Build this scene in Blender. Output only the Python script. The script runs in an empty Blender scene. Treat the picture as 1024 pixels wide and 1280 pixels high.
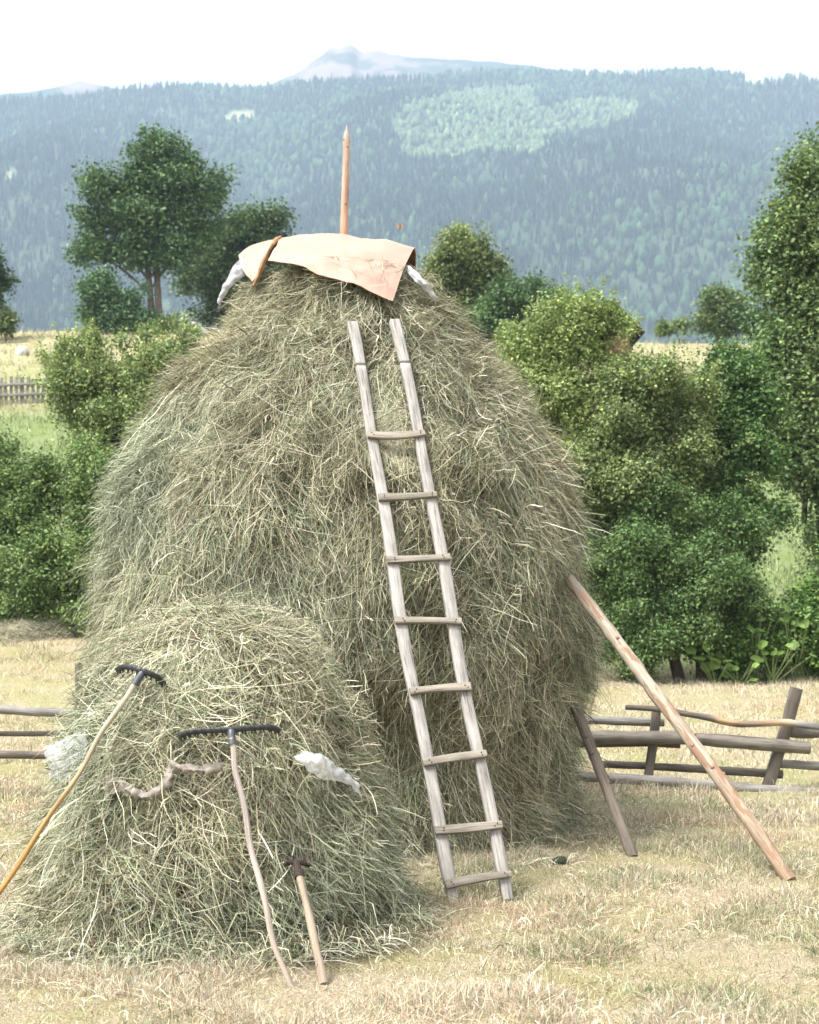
import bpy, math
import numpy as np

rng = np.random.default_rng(7)
SC = bpy.context.scene
COL = SC.collection
R = math.radians
FPX, CX, HY, CAMZ = 1778.0, 512.0, 760.0, 1.7


def P(px, py, D):
    return np.array([(px - CX) / FPX * D, D, CAMZ - (py - HY) / FPX * D])


# ------------------------------------------------------------------ noise
def _hash(ix, iy, iz, seed):
    h = (ix.astype(np.int64) * 374761393 + iy.astype(np.int64) * 668265263
         + iz.astype(np.int64) * 2147483647 + seed * 974711) & 0x7fffffff
    h = ((h ^ (h >> 13)) * 1274126177) & 0x7fffffff
    h = (h ^ (h >> 16)) & 0xffff
    return h / 65535.0


def vnoise(p, seed=0):
    p = np.asarray(p, float)
    i = np.floor(p).astype(np.int64)
    f = p - i
    f = f * f * (3 - 2 * f)
    out = 0
    for dx in (0, 1):
        for dy in (0, 1):
            for dz in (0, 1):
                w = ((f[..., 0] if dx else 1 - f[..., 0]) * (f[..., 1] if dy else 1 - f[..., 1])
                     * (f[..., 2] if dz else 1 - f[..., 2]))
                out = out + w * _hash(i[..., 0] + dx, i[..., 1] + dy, i[..., 2] + dz, seed)
    return out


def fbm(p, seed=0, oct=3):
    p = np.asarray(p, float)
    s, a, t = 0, 1.0, 0
    for k in range(oct):
        s = s + a * vnoise(p * 2.0 ** k + 17.3 * k, seed + k)
        t += a
        a *= .5
    return s / t


def sstep(a, b, x):
    t = np.clip((x - a) / (b - a), 0, 1)
    return t * t * (3 - 2 * t)


def unit(v):
    return v / np.maximum(np.linalg.norm(v, axis=-1, keepdims=True), 1e-9)


# ------------------------------------------------------------------ mesh builder
class MB:
    def __init__(s):
        s.V, s.F, s.C, s.W, s.M, s.n = [], [], [], [], [], 0

    def add(s, V, F, col=(.5, .5, .5), wv=None, mat=0):
        V = np.asarray(V, float).reshape(-1, 3)
        F = np.asarray(F, int)
        n = len(V)
        col = np.asarray(col, float)
        if col.ndim == 1:
            col = np.broadcast_to(col, (n, 3))
        if wv is None:
            wv = V
        s.V.append(V); s.C.append(col); s.W.append(np.asarray(wv, float))
        s.F.append(F + s.n)
        s.M.append(np.full(len(F), mat))
        s.n += n
        return s

    def build(s, name, mats, parent=None, smooth=False, mats_only=True):
        V = np.concatenate(s.V); C = np.concatenate(s.C); W = np.concatenate(s.W)
        loops = np.concatenate([f.ravel() for f in s.F])
        sizes = np.concatenate([np.full(len(f), f.shape[1]) for f in s.F])
        M = np.concatenate(s.M)
        me = bpy.data.meshes.new(name)
        me.vertices.add(len(V)); me.vertices.foreach_set('co', V.astype(np.float32).ravel())
        me.loops.add(len(loops)); me.loops.foreach_set('vertex_index', loops.astype(np.int32))
        me.polygons.add(len(sizes))
        st = np.concatenate([[0], np.cumsum(sizes)[:-1]])
        me.polygons.foreach_set('loop_start', st.astype(np.int32))
        me.polygons.foreach_set('material_index', M.astype(np.int32))
        if smooth:
            me.polygons.foreach_set('use_smooth', np.ones(len(sizes), bool))
        me.update(calc_edges=True)
        a = me.attributes.new('Col', 'FLOAT_COLOR', 'POINT')
        a.data.foreach_set('color', np.concatenate([np.clip(C, 0, 1), np.ones((len(C), 1))], 1).astype(np.float32).ravel())
        a = me.attributes.new('wv', 'FLOAT_VECTOR', 'POINT')
        a.data.foreach_set('vector', W.astype(np.float32).ravel())
        for m in (mats if isinstance(mats, (list, tuple)) else [mats]):
            me.materials.append(m)
        o = bpy.data.objects.new(name, me)
        COL.objects.link(o)
        if parent:
            o.parent = parent
            o.matrix_parent_inverse = parent.matrix_basis.inverted()
        return o


def tag(o, label=None, cat=None, group=None, kind=None):
    if label: o['label'] = label
    if cat: o['category'] = cat
    if group: o['group'] = group
    if kind: o['kind'] = kind
    return o


def empty(name, loc, label, cat, group=None):
    o = bpy.data.objects.new(name, None)
    o.empty_display_size = .2
    o.location = [float(c) for c in loc]
    COL.objects.link(o)
    return tag(o, label, cat, group)


def catmull(pts, n):
    pts = np.asarray(pts, float)
    m = len(pts)
    if m == 2:
        t = np.linspace(0, 1, n)[:, None]
        return pts[0] * (1 - t) + pts[1] * t
    pp = np.concatenate([[2 * pts[0] - pts[1]], pts, [2 * pts[-1] - pts[-2]]])
    u = np.linspace(0, m - 1, n)
    i = np.minimum(u.astype(int), m - 2)
    f = (u - i).reshape((-1,) + (1,) * (pts.ndim - 1))
    a, b, c, d = pp[i], pp[i + 1], pp[i + 2], pp[i + 3]
    return .5 * (2 * b + (c - a) * f + (2 * a - 5 * b + 4 * c - d) * f ** 2 + (3 * b - 3 * c + d - a) * f ** 3)


def sweep(mb, pts, sx, sy=None, sides=10, shape='round', col=(.5, .5, .5), ref=(0, 0, 1), rough=0., mat=0, seed=None, cap=True):
    """a bar along pts; sx, sy half sizes per point (sx along ref-side axis)."""
    pts = np.asarray(pts, float)
    n = len(pts)
    sx = np.broadcast_to(np.asarray(sx, float), (n,))
    sy = sx if sy is None else np.broadcast_to(np.asarray(sy, float), (n,))
    T = unit(np.gradient(pts, axis=0))
    ref = np.asarray(ref, float)
    A = unit(np.cross(T, np.broadcast_to(ref, T.shape)))
    B = np.cross(A, T)
    if shape == 'round':
        th = np.linspace(0, 2 * np.pi, sides, endpoint=False)
        ca, sa = np.cos(th), np.sin(th)
    else:
        c = .8
        q = np.array([(1, -c), (1, c), (c, 1), (-c, 1), (-1, c), (-1, -c), (-c, -1), (c, -1)], float)
        ca, sa = q[:, 0], q[:, 1]
        sides = 8
        th = np.linspace(0, 2 * np.pi, sides, endpoint=False)
    sd = rng.integers(1000) if seed is None else seed
    L = np.concatenate([[0], np.cumsum(np.linalg.norm(np.diff(pts, axis=0), axis=1))])
    rr = np.ones((n, sides))
    if rough:
        q = np.stack([np.cos(th)[None] * 1.3 + 0 * L[:, None], np.sin(th)[None] * 1.3 + 0 * L[:, None],
                      L[:, None] * 5 + 0 * th[None]], -1)
        rr = 1 + rough * 2 * (fbm(q, sd, 3) - .5)
    V = pts[:, None] + (A[:, None] * (ca[None, :, None] * (sx[:, None] * rr)[..., None])
                        + B[:, None] * (sa[None, :, None] * (sy[:, None] * rr)[..., None]))
    W = np.stack([np.broadcast_to(np.cos(th) * .06, (n, sides)) + sd * .37, np.broadcast_to(L[:, None], (n, sides)),
                  np.broadcast_to(np.sin(th) * .06, (n, sides))], -1)
    idx = np.arange(n * sides).reshape(n, sides)
    a, b = idx[:-1], idx[1:]
    F = np.stack([a, np.roll(a, -1, 1), np.roll(b, -1, 1), b], -1).reshape(-1, 4)
    col = np.asarray(col, float)
    if col.ndim == 2:
        c_ = np.repeat(col, sides, 0)
    else:
        c_ = np.broadcast_to(col, (n * sides, 3))
    mb.add(V, F, c_, W.reshape(-1, 3), mat)
    if cap:
        for k, rev in ((0, False), (n - 1, True)):
            cen = pts[k]
            ring = V[k]
            Vc = np.concatenate([ring, cen[None]])
            i = np.arange(sides)
            Fc = np.stack([np.roll(i, -1), i, np.full(sides, sides)], -1)
            if rev:
                Fc = Fc[:, ::-1]
            cc = col[k] if col.ndim == 2 else col
            Wc = np.concatenate([(ring - cen), np.zeros((1, 3))]) * 1.0 + sd * .11
            mb.add(Vc, Fc, np.asarray(cc) * .95, Wc, mat)
    return mb


# ------------------------------------------------------------------ materials
def newmat(name):
    m = bpy.data.materials.new(name)
    m.use_nodes = True
    nt = m.node_tree
    nt.nodes.clear()
    out = nt.nodes.new('ShaderNodeOutputMaterial')
    return m, nt, out


def N(nt, t, **kw):
    n = nt.nodes.new(t)
    for k, v in kw.items():
        if k.startswith('i_'):
            n.inputs[k[2:].replace('_', ' ')].default_value = v
        else:
            setattr(n, k, v)
    return n


def mixc(nt, a, b, fac, mode='MIX'):
    m = nt.nodes.new('ShaderNodeMix')
    m.data_type = 'RGBA'
    m.blend_type = mode
    for sock, v in ((m.inputs[0], fac), (m.inputs[6], a), (m.inputs[7], b)):
        if hasattr(v, 'node'):
            nt.links.new(v, sock)
        elif isinstance(v, (int, float)):
            sock.default_value = v
        else:
            sock.default_value = (*v, 1)
    return m.outputs[2]


def ramp(nt, x, stops):
    r = nt.nodes.new('ShaderNodeValToRGB')
    e = r.color_ramp.elements
    while len(e) < len(stops):
        e.new(.5)
    for el, (p, c) in zip(e, stops):
        el.position = p
        el.color = (c, c, c, 1) if isinstance(c, (int, float)) else (*c, 1)
    nt.links.new(x, r.inputs[0])
    return r.outputs[0]


def strand_mat(name, transl=.25, rough=.65, spec=.25, tint=(1, 1, 1)):
    m, nt, out = newmat(name)
    at = N(nt, 'ShaderNodeAttribute', attribute_name='Col')
    c = mixc(nt, at.outputs['Color'], tint, 1.0, 'MULTIPLY')
    b = N(nt, 'ShaderNodeBsdfPrincipled', i_Roughness=rough)
    b.inputs['Specular IOR Level'].default_value = spec
    nt.links.new(c, b.inputs['Base Color'])
    t = N(nt, 'ShaderNodeBsdfTranslucent')
    nt.links.new(c, t.inputs['Color'])
    mx = N(nt, 'ShaderNodeMixShader')
    mx.inputs[0].default_value = transl
    nt.links.new(b.outputs[0], mx.inputs[1]); nt.links.new(t.outputs[0], mx.inputs[2])
    nt.links.new(mx.outputs[0], out.inputs[0])
    return m


def wood_mat(name, crack=.6, patch=0., patchcol=(.3, .12, .04), rough=.75):
    m, nt, out = newmat(name)
    at = N(nt, 'ShaderNodeAttribute', attribute_name='Col')
    wv = N(nt, 'ShaderNodeAttribute', attribute_name='wv')
    mp = N(nt, 'ShaderNodeMapping'); mp.inputs['Scale'].default_value = (90, 3.5, 90)
    nt.links.new(wv.outputs['Vector'], mp.inputs[0])
    g = N(nt, 'ShaderNodeTexNoise', i_Scale=1.0, i_Detail=5.0, i_Roughness=.65)
    nt.links.new(mp.outputs[0], g.inputs['Vector'])
    mp2 = N(nt, 'ShaderNodeMapping'); mp2.inputs['Scale'].default_value = (14, 5, 14)
    nt.links.new(wv.outputs['Vector'], mp2.inputs[0])
    g2 = N(nt, 'ShaderNodeTexNoise', i_Scale=1.0, i_Detail=3.0)
    nt.links.new(mp2.outputs[0], g2.inputs['Vector'])
    grain = ramp(nt, g.outputs['Fac'], [(.28, 1 - crack), (.45, .85), (.7, 1.15)])
    c = mixc(nt, at.outputs['Color'], grain, 1.0, 'MULTIPLY')
    blot = ramp(nt, g2.outputs['Fac'], [(.3, .72), (.6, 1.1)])
    c = mixc(nt, c, blot, 1.0, 'MULTIPLY')
    if patch:
        mp3 = N(nt, 'ShaderNodeMapping'); mp3.inputs['Scale'].default_value = (18, 4.5, 18)
        nt.links.new(wv.outputs['Vector'], mp3.inputs[0])
        g3 = N(nt, 'ShaderNodeTexNoise', i_Scale=1.3, i_Detail=4.0, i_Roughness=.6)
        nt.links.new(mp3.outputs[0], g3.inputs['Vector'])
        f = ramp(nt, g3.outputs['Fac'], [(.60 - patch * .2, 0.), (.66 - patch * .2, 1.)])
        c = mixc(nt, c, patchcol, f)
    b = N(nt, 'ShaderNodeBsdfPrincipled', i_Roughness=rough)
    b.inputs['Specular IOR Level'].default_value = .25
    nt.links.new(c, b.inputs['Base Color'])
    bp = N(nt, 'ShaderNodeBump', i_Strength=.5, i_Distance=.006)
    nt.links.new(g.outputs['Fac'], bp.inputs['Height'])
    nt.links.new(bp.outputs[0], b.inputs['Normal'])
    nt.links.new(b.outputs[0], out.inputs[0])
    return m


def noisy_mat(name, scale=4., amt=(.7, 1.2), rough=.85, spec=.2, bump=0., transp=0., transl=0.):
    m, nt, out = newmat(name)
    at = N(nt, 'ShaderNodeAttribute', attribute_name='Col')
    tc = N(nt, 'ShaderNodeTexCoord')
    g = N(nt, 'ShaderNodeTexNoise', i_Scale=scale, i_Detail=6.0, i_Roughness=.65)
    nt.links.new(tc.outputs['Object'], g.inputs['Vector'])
    c = mixc(nt, at.outputs['Color'], ramp(nt, g.outputs['Fac'], [(.3, amt[0]), (.7, amt[1])]), 1.0, 'MULTIPLY')
    b = N(nt, 'ShaderNodeBsdfPrincipled', i_Roughness=rough)
    b.inputs['Specular IOR Level'].default_value = spec
    nt.links.new(c, b.inputs['Base Color'])
    if bump:
        bp = N(nt, 'ShaderNodeBump', i_Strength=.6, i_Distance=bump)
        nt.links.new(g.outputs['Fac'], bp.inputs['Height'])
        nt.links.new(bp.outputs[0], b.inputs['Normal'])
    sh = b.outputs[0]
    if transl:
        t = N(nt, 'ShaderNodeBsdfTranslucent'); nt.links.new(c, t.inputs['Color'])
        mx = N(nt, 'ShaderNodeMixShader'); mx.inputs[0].default_value = transl
        nt.links.new(sh, mx.inputs[1]); nt.links.new(t.outputs[0], mx.inputs[2]); sh = mx.outputs[0]
    if transp:
        t = N(nt, 'ShaderNodeBsdfTransparent')
        mx = N(nt, 'ShaderNodeMixShader'); mx.inputs[0].default_value = transp
        nt.links.new(sh, mx.inputs[1]); nt.links.new(t.outputs[0], mx.inputs[2]); sh = mx.outputs[0]
    nt.links.new(sh, out.inputs[0])
    return m


def ground_mat():
    m, nt, out = newmat('meadow_soil')
    at = N(nt, 'ShaderNodeAttribute', attribute_name='Col')
    tc = N(nt, 'ShaderNodeTexCoord')
    g1 = N(nt, 'ShaderNodeTexNoise', i_Scale=.9, i_Detail=6.0, i_Roughness=.7)
    g2 = N(nt, 'ShaderNodeTexNoise', i_Scale=85., i_Detail=5.0, i_Roughness=.7)
    for g in (g1, g2):
        nt.links.new(tc.outputs['Object'], g.inputs['Vector'])
    f = ramp(nt, g1.outputs['Fac'], [(.42, 0.), (.62, 1.)])
    c = mixc(nt, at.outputs['Color'], mixc(nt, at.outputs['Color'], (.80, .86, .62), 1., 'MULTIPLY'), f)
    c = mixc(nt, c, ramp(nt, g2.outputs['Fac'], [(.34, .38), (.66, 1.3)]), 1., 'MULTIPLY')
    b = N(nt, 'ShaderNodeBsdfPrincipled', i_Roughness=.95)
    b.inputs['Specular IOR Level'].default_value = .1
    nt.links.new(c, b.inputs['Base Color'])
    bp = N(nt, 'ShaderNodeBump', i_Strength=.7, i_Distance=.03)
    nt.links.new(g2.outputs['Fac'], bp.inputs['Height']); nt.links.new(bp.outputs[0], b.inputs['Normal'])
    nt.links.new(b.outputs[0], out.inputs[0])
    return m


M_HAY = strand_mat('dry_hay', .10, .7, .15)
M_CORE = noisy_mat('packed_hay', 30., (.6, 1.3), .95, .1, .03)
M_GRASS = strand_mat('meadow_grass', .25)
M_LEAF = strand_mat('leaf', .22, .5, .3, (1.0, 1.0, 1.0))
M_GROUND = ground_mat()
M_OLD = wood_mat('weathered_wood', .85)
M_PEEL = wood_mat('peeled_pole_wood', .6, .5, (.25, .155, .10))
M_CLEAN = wood_mat('plain_wood', .35)
M_BARK = noisy_mat('bark', 9., (.55, 1.35), .9, .15, .03)
M_HILL = noisy_mat('hill_cover', .02, (.75, 1.2), .95, .1)
M_TREES = noisy_mat('conifer_needles', .15, (.75, 1.2), .9, .1)
M_SHEET = noisy_mat('faded_sheet', 3.5, (.80, 1.06), .6, .3)
M_SHEETB = noisy_mat('sheet_underside', 22., (.5, 1.25), .85, .15)
M_CLOTH = noisy_mat('white_cloth', 8., (.9, 1.05), .8, .2, transl=.25)
M_FILM = noisy_mat('plastic_film', 12., (.85, 1.1), .3, .5, transp=.68, transl=.4)
M_SACK = noisy_mat('sacking', 20., (.6, 1.15), .6, .3, transp=.22, transl=.3)
M_BLACK = noisy_mat('black_plastic', 30., (.7, 1.3), .42, .5)
M_RUST = noisy_mat('rusty_iron', 60., (.5, 1.4), .8, .3)
M_STONE = noisy_mat('stone', 7., (.7, 1.2), .9, .2, .03)


# ------------------------------------------------------------------ terrain
def zg(x, y):
    x = np.asarray(x, float); y = np.asarray(y, float)
    a = x / np.maximum(y, 4)
    t = sstep(-.25, .2, a)
    z26 = 1.25 * (1 - t) + .5 * t
    near = z26 * sstep(13.5, 27, y)
    zc = 17.2 * (1 - t) + 16.6 * t
    u = np.clip((y - 27) / 53, 0, 1)
    s = (zc - z26) * (u - .06 * np.sin(2 * np.pi * u) * .5)
    fall = np.clip(y - 80, 0, None)
    z = near + s - .0032 * np.minimum(fall, 60) ** 2 - .384 * np.clip(fall - 60, 0, 70)
    b = .05 * (fbm(np.stack([x * 1.3, y * 1.3, 0 * x], -1), 5) - .5) * sstep(3, 6, y) + .03 * (fbm(np.stack([x * 6, y * 6, 0 * x], -1), 6, 2) - .5) * sstep(3, 6, y) * sstep(24, 14, y)
    b2 = .9 * (fbm(np.stack([x * .08, y * .08, 0 * x], -1), 9) - .5) * sstep(27, 45, y)
    return z + b + b2


def gcol(x, y):
    """soil and sward colour: dry stubble near, green pasture behind the bushes, dry pasture above."""
    x = np.asarray(x, float); y = np.asarray(y, float)
    straw = np.array([.41, .34, .23]); green = np.array([.22, .265, .12]); dry = np.array([.42, .37, .235])
    n = fbm(np.stack([x * .35, y * .35, 0 * x], -1), 21)
    n2 = fbm(np.stack([x * .06, y * .12, 0 * x], -1), 23)
    k = sstep(.42, .66, n)[..., None] * .5
    near = straw * (1 - k) + np.array([.35, .335, .19]) * k
    up = sstep(50, 55, y + 6 * (n2 - .5))[..., None]
    kk = sstep(.4, .7, n2)[..., None] * .6
    far = green * (1 - up) + (dry * (1 - kk) + np.array([.29, .30, .15]) * kk) * up
    w = sstep(24, 29, y)[..., None]
    return near * (1 - w) + far * w


def build_ground():
    ys = np.concatenate([np.linspace(-8, 3, 12)[:-1], np.linspace(3, 30, 190)[:-1], np.linspace(30, 90, 90)[:-1], 90 * (1500 / 90) ** np.linspace(0, 1, 60)])
    u = np.linspace(-1, 1, 201)
    u = np.sign(u) * np.abs(u) ** 1.7
    half = 30 + .75 * np.abs(ys)
    X = half[:, None] * u[None]
    Y = np.broadcast_to(ys[:, None], X.shape)
    Z = zg(X, Y)
    V = np.stack([X, Y, Z], -1).reshape(-1, 3)
    n, m = X.shape
    i = np.arange(n * m).reshape(n, m)
    F = np.stack([i[:-1, :-1], i[:-1, 1:], i[1:, 1:], i[1:, :-1]], -1).reshape(-1, 4)
    o = MB().add(V, F, gcol(X, Y).reshape(-1, 3)).build('ground', M_GROUND, smooth=True)
    tag(o, kind='structure')


build_ground()


# ------------------------------------------------------------------ grass and hay strands
def ribbons(mb, pts, width, side, col, taper=(.6, 1, 1, .9, .35)):
    """pts (N,K,3) ; width (N,) ; side (N,K,3) unit ; col (N,3)"""
    n, k, _ = pts.shape
    tp = np.interp(np.linspace(0, 1, k), np.linspace(0, 1, len(taper)), taper)
    w = (width[:, None] * tp[None])[..., None] * .5
    V = np.stack([pts - side * w, pts + side * w], 2).reshape(-1, 3)
    base = (np.arange(n) * k * 2)[:, None] + (np.arange(k - 1) * 2)[None]
    F = np.stack([base, base + 1, base + 3, base + 2], -1).reshape(-1, 4)
    C = np.repeat(col, k * 2, 0)
    mb.add(V, F, C)


HAYCOLS = np.array([[.445, .415, .285], [.345, .345, .23], [.25, .275, .175], [.11, .14, .07], [.10, .078, .042], [.60, .57, .45]])


def haycol(n, w, r):
    i = r.choice(len(HAYCOLS), n, p=np.array(w) / np.sum(w))
    return HAYCOLS[i] * np.exp(r.normal(0, .16, (n, 1))) * (1 + r.normal(0, .04, (n, 3)))


LAD = dict(fl=P(566, 1130, 8.17), fr=P(635, 1125, 8.26), tl=P(439, 404, 10.02), tr=P(494, 401, 10.06))
_f = (LAD['fl'] + LAD['fr']) / 2; _t = (LAD['tl'] + LAD['tr']) / 2
LAD_U = unit(_t - _f); LAD_S = unit(LAD['fr'] - LAD['fl'])
LAD_N = unit(np.cross(LAD_S, LAD_U))          # faces the camera side
if LAD_N[1] > 0:
    LAD_N = -LAD_N
LAD_S = np.cross(LAD_U, LAD_N); LAD_L = np.linalg.norm(_t - _f)


def ladder_push(Pt, skip=None):
    d = Pt - _f
    a = d @ LAD_U; l = d @ LAD_S; h = d @ LAD_N
    lim = -.035 + np.clip(np.abs(l) - .23, 0, None) * 1.4
    over = np.clip(h - lim, 0, None) * (a > -.2) * sstep(LAD_L + .5, LAD_L - .05, a)
    if skip is not None:
        over = over * ~skip
    return Pt - over[..., None] * LAD_N


class Stack:
    def __init__(s, ax, ay, rz, lump, seed, setback=None, ell=1.0):
        rz = catmull(np.array(rz, float), 200)          # top to bottom
        L = np.concatenate([[0], np.cumsum(np.linalg.norm(np.diff(rz, axis=0), axis=1))])
        s.L, s.Rr, s.Zz, s.S = L, np.maximum(rz[:, 0] - .055 * sstep(.3, .9, rz[:, 0]), .02), rz[:, 1], L[-1]
        d = np.gradient(rz, L, axis=0)
        d = d / np.linalg.norm(d, axis=1, keepdims=True)
        s.nr, s.nz = -d[:, 1], d[:, 0]
        s.ax, s.ay, s.lump, s.seed, s.setback = ax, ay, lump, seed, setback

    def r(s, q):
        return np.interp(q, s.L, s.Rr)

    def at(s, q, th, o):
        r = np.interp(q, s.L, s.Rr); z = np.interp(q, s.L, s.Zz)
        nr = np.interp(q, s.L, s.nr); nz = np.interp(q, s.L, s.nz)
        sx, cy = np.sin(th), -np.cos(th)
        p = np.stack([r * sx, r * cy, z], -1)
        lum = s.lump * 2 * (fbm(p * 1.5 + 31, s.seed, 3) - .5) * sstep(.25, 1.1, r)
        # horizontal swaths: hay laid in courses
        lum = lum + s.lump * .5 * (vnoise(np.stack([th * 1.1, 0 * th, z * 2.6 + .5 * np.sin(th * 2)], -1), s.seed + 3) - .5) * 2 * sstep(.25, 1.1, r)
        hol = sstep(.50, .72, fbm(p * np.array([4.2, 4.2, 3.2]) + 5, s.seed + 6, 2))
        o = o + lum - .075 * hol * sstep(.3, 1., r)
        if s.setback is not None:
            o = o + s.setback(th, z)
        nrm = np.stack([nr * sx, nr * cy, nz], -1)
        p = p + nrm * o[..., None]
        p[..., 0] += s.ax; p[..., 1] += s.ay
        return p, nrm


def build_stack(name, st, nclump, per, Lm, chaos, wts, seed, push=False, mats=None, clsize=.11):
    r = np.random.default_rng(seed)
    mb = MB()
    nq, nt_ = 90, 160
    q = np.linspace(0, st.S, nq)[:, None] + np.zeros((1, nt_))
    th = np.linspace(-np.pi, np.pi, nt_, endpoint=False)[None] + np.zeros((nq, 1))
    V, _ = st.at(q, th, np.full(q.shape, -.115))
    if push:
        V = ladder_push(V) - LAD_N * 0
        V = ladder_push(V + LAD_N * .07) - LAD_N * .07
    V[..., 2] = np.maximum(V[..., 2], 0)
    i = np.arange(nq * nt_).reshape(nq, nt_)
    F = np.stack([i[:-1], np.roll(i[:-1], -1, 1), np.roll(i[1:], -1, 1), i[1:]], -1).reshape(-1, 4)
    mb.add(V, F, (.12, .105, .06), mat=1)  # hay core coloured darker than the strands, to deepen shade in the gaps
    # clumps
    pr = np.interp(np.linspace(0, st.S, 400), st.L, st.Rr) + .05
    qc = np.interp(r.random(nclump), np.cumsum(pr) / pr.sum(), np.linspace(0, st.S, 400))
    th = r.uniform(-np.pi, np.pi, nclump)
    p0_, _ = st.at(qc, th, np.zeros(nclump))
    p0_ = p0_ - np.array([st.ax, st.ay, 0])
    hol = sstep(.50, .72, fbm(p0_ * np.array([4.2, 4.2, 3.2]) + 5, st.seed + 6, 2))
    keep = ((np.abs(th) < 2.0) | (r.random(nclump) < .35)) & (r.random(nclump) > hol * .85)
    qc, thc = qc[keep], th[keep]
    n = len(qc)
    pc, _ = st.at(qc, thc, np.zeros(n))
    phc = (fbm(pc * .9 + 7, seed, 2) - .5) * 2 * R(95) * chaos + r.normal(0, R(24) * chaos, n)
    oc = r.normal(-.02, .042, n)
    # patches of greener and browner hay
    gpatch = fbm(pc * 1.1 + 50, seed + 9, 3)
    tone = np.exp(r.normal(0, .10, n))
    k = r.integers(int(per * .5), int(per * 1.5), n)
    tuft = r.random(n) < .07                     # thick locks that hang over what lies below them
    k = np.where(tuft, k * 3, k)
    oc = np.where(tuft, np.abs(oc) + .02, oc)
    tone = np.where(tuft, tone * 1.08, tone)
    ci = np.repeat(np.arange(n), k)
    m = len(ci)
    rc = np.maximum(st.r(qc), .12)
    q0 = qc[ci] + r.normal(0, clsize, m)
    t0 = thc[ci] + r.normal(0, clsize, m) / rc[ci]
    ph = phc[ci] + r.normal(0, R(21) * chaos, m)
    wild = r.random(m) < .16 * chaos
    ph = np.where(wild, r.uniform(-np.pi, np.pi, m), ph)
    L = np.clip(np.exp(r.normal(math.log(Lm), .42, m)), .08, 1.0)
    chaff = r.random(m) < .30                    # broken leaf and short bits between the stalks
    L = np.where(chaff, r.uniform(.02, .08, m), L)
    K = 6
    kap = r.normal(0, R(20), m) * np.where(r.random(m) < .15, 2.5, 1)
    fly = r.random(m) < .06
    o0 = oc[ci] + r.uniform(-.06, .02, m)
    o1 = o0 + r.uniform(.0, .085, m) + (fly * r.uniform(.03, .2, m) + tuft[ci] * r.uniform(.02, .12, m)) * sstep(.3, .95, st.r(q0))
    pts = np.zeros((m, K, 3)); nr = np.zeros((m, K, 3))
    qq = q0 - np.cos(ph) * L * .5
    tt = t0 - np.sin(ph) * L * .5 / np.maximum(st.r(q0), .15)
    for j in range(K):
        u = j / (K - 1)
        o = o0 + (o1 - o0) * u ** 1.3
        if push:
            o = np.minimum(o, .0 + 1.2 * sstep(.55, 1.2, st.r(np.clip(qq, 0, st.S))))
        p, nn = st.at(np.clip(qq, 0, st.S), tt, o)
        # below the bottom edge the strand hangs or lies on the ground
        pts[:, j], nr[:, j] = p, nn
        pj = ph + kap * u - .25 * np.sin(ph) * u
        if j in (1, 3):
            ph = ph + (r.random(m) < .22) * r.normal(0, R(34), m)        # bent and broken stalks
        qq = qq + np.cos(pj) * L / (K - 1)
        tt = tt + np.sin(pj) * L / (K - 1) / np.maximum(st.r(np.clip(qq, 0, st.S)), .15)
    # droop of the loose ends
    u = np.linspace(0, 1, K)[None]
    pts[..., 2] -= fly[:, None] * .10 * u ** 2
    pts += np.cumsum(r.normal(0, .006, pts.shape), 1)
    if push:
        skip = (r.random(m) < .008)[:, None] & np.ones((1, K), bool)
        pts = ladder_push(pts, skip)
    pts[..., 2] = np.maximum(pts[..., 2], .012 + .02 * r.random((m, 1)))
    T = unit(np.gradient(pts, axis=1))
    side = unit(np.cross(T, unit(nr + r.normal(0, .55, (m, 1, 3)))))
    w = r.uniform(.0018, .0042, m)
    w = np.where(r.random(m) < .10, w * 1.35, w)
    w = np.where(chaff, w * r.uniform(1.1, 2.3, m), w)
    col = haycol(m, wts, r) * tone[ci][:, None]
    g = sstep(.5, .68, gpatch)[ci][:, None] * .7
    col = col * (1 - g) + (col.mean(1, keepdims=True) * np.array([.88, .98, .68])) * g
    b = sstep(.5, .3, gpatch)[ci][:, None] * .28
    col = col * (1 - b) + (col.mean(1, keepdims=True) * np.array([1.0, .80, .50])) * b
    ok = pts[..., 2].max(1) > .03
    ribbons(mb, pts[ok], w[ok], side[ok], col[ok])
    return mb.build(name, [M_HAY, M_CORE])


def big_setback(th, z):
    front = sstep(.75, .05, th) * sstep(-1.9, -1.2, th)
    e = .95 + .55 * (vnoise(np.stack([th * 3.2, 0 * th + 3, 0 * th], -1), 77) - .5)
    k = sstep(e + .22, e - .12, z)
    return -(.21 * front + .06) * k


BIG = Stack((428 - 512) / FPX * 11.2, 11.2,
            [(0, 4.34), (.40, 4.30), (.62, 4.22), (.76, 4.10), (.88, 3.92), (1.09, 3.62), (1.33, 3.31), (1.54, 3.0), (1.71, 2.69),
             (1.80, 2.38), (1.84, 2.08), (1.885, 1.76), (1.905, 1.45), (1.89, 1.13), (1.84, .82), (1.81, .5), (1.80, .2), (1.80, 0)],
            .075, 11, big_setback)
o = build_stack('haystack', BIG, 9000, 44, .28, 1.0, [.25, .27, .22, .12, .10, .10], 101, push=True)
tag(o, 'tall domed haystack of grey green dry hay, under a peach cover sheet', 'haystack')

SMALL = Stack((272 - 512) / FPX * 7.7, 7.7,
              [(0, 1.635), (.15, 1.625), (.33, 1.57), (.49, 1.44), (.61, 1.25), (.71, 1.05), (.79, .86), (.84, .65), (.87, .44), (.895, .23), (.915, .06), (.92, 0)],
              .06, 12)
o = build_stack('small_haystack', SMALL, 4000, 44, .21, 1.45, [.26, .26, .22, .10, .08, .14], 102, clsize=.09)
tag(o, 'small rounded haystack in front, with rakes leaning on it', 'haystack')


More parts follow.
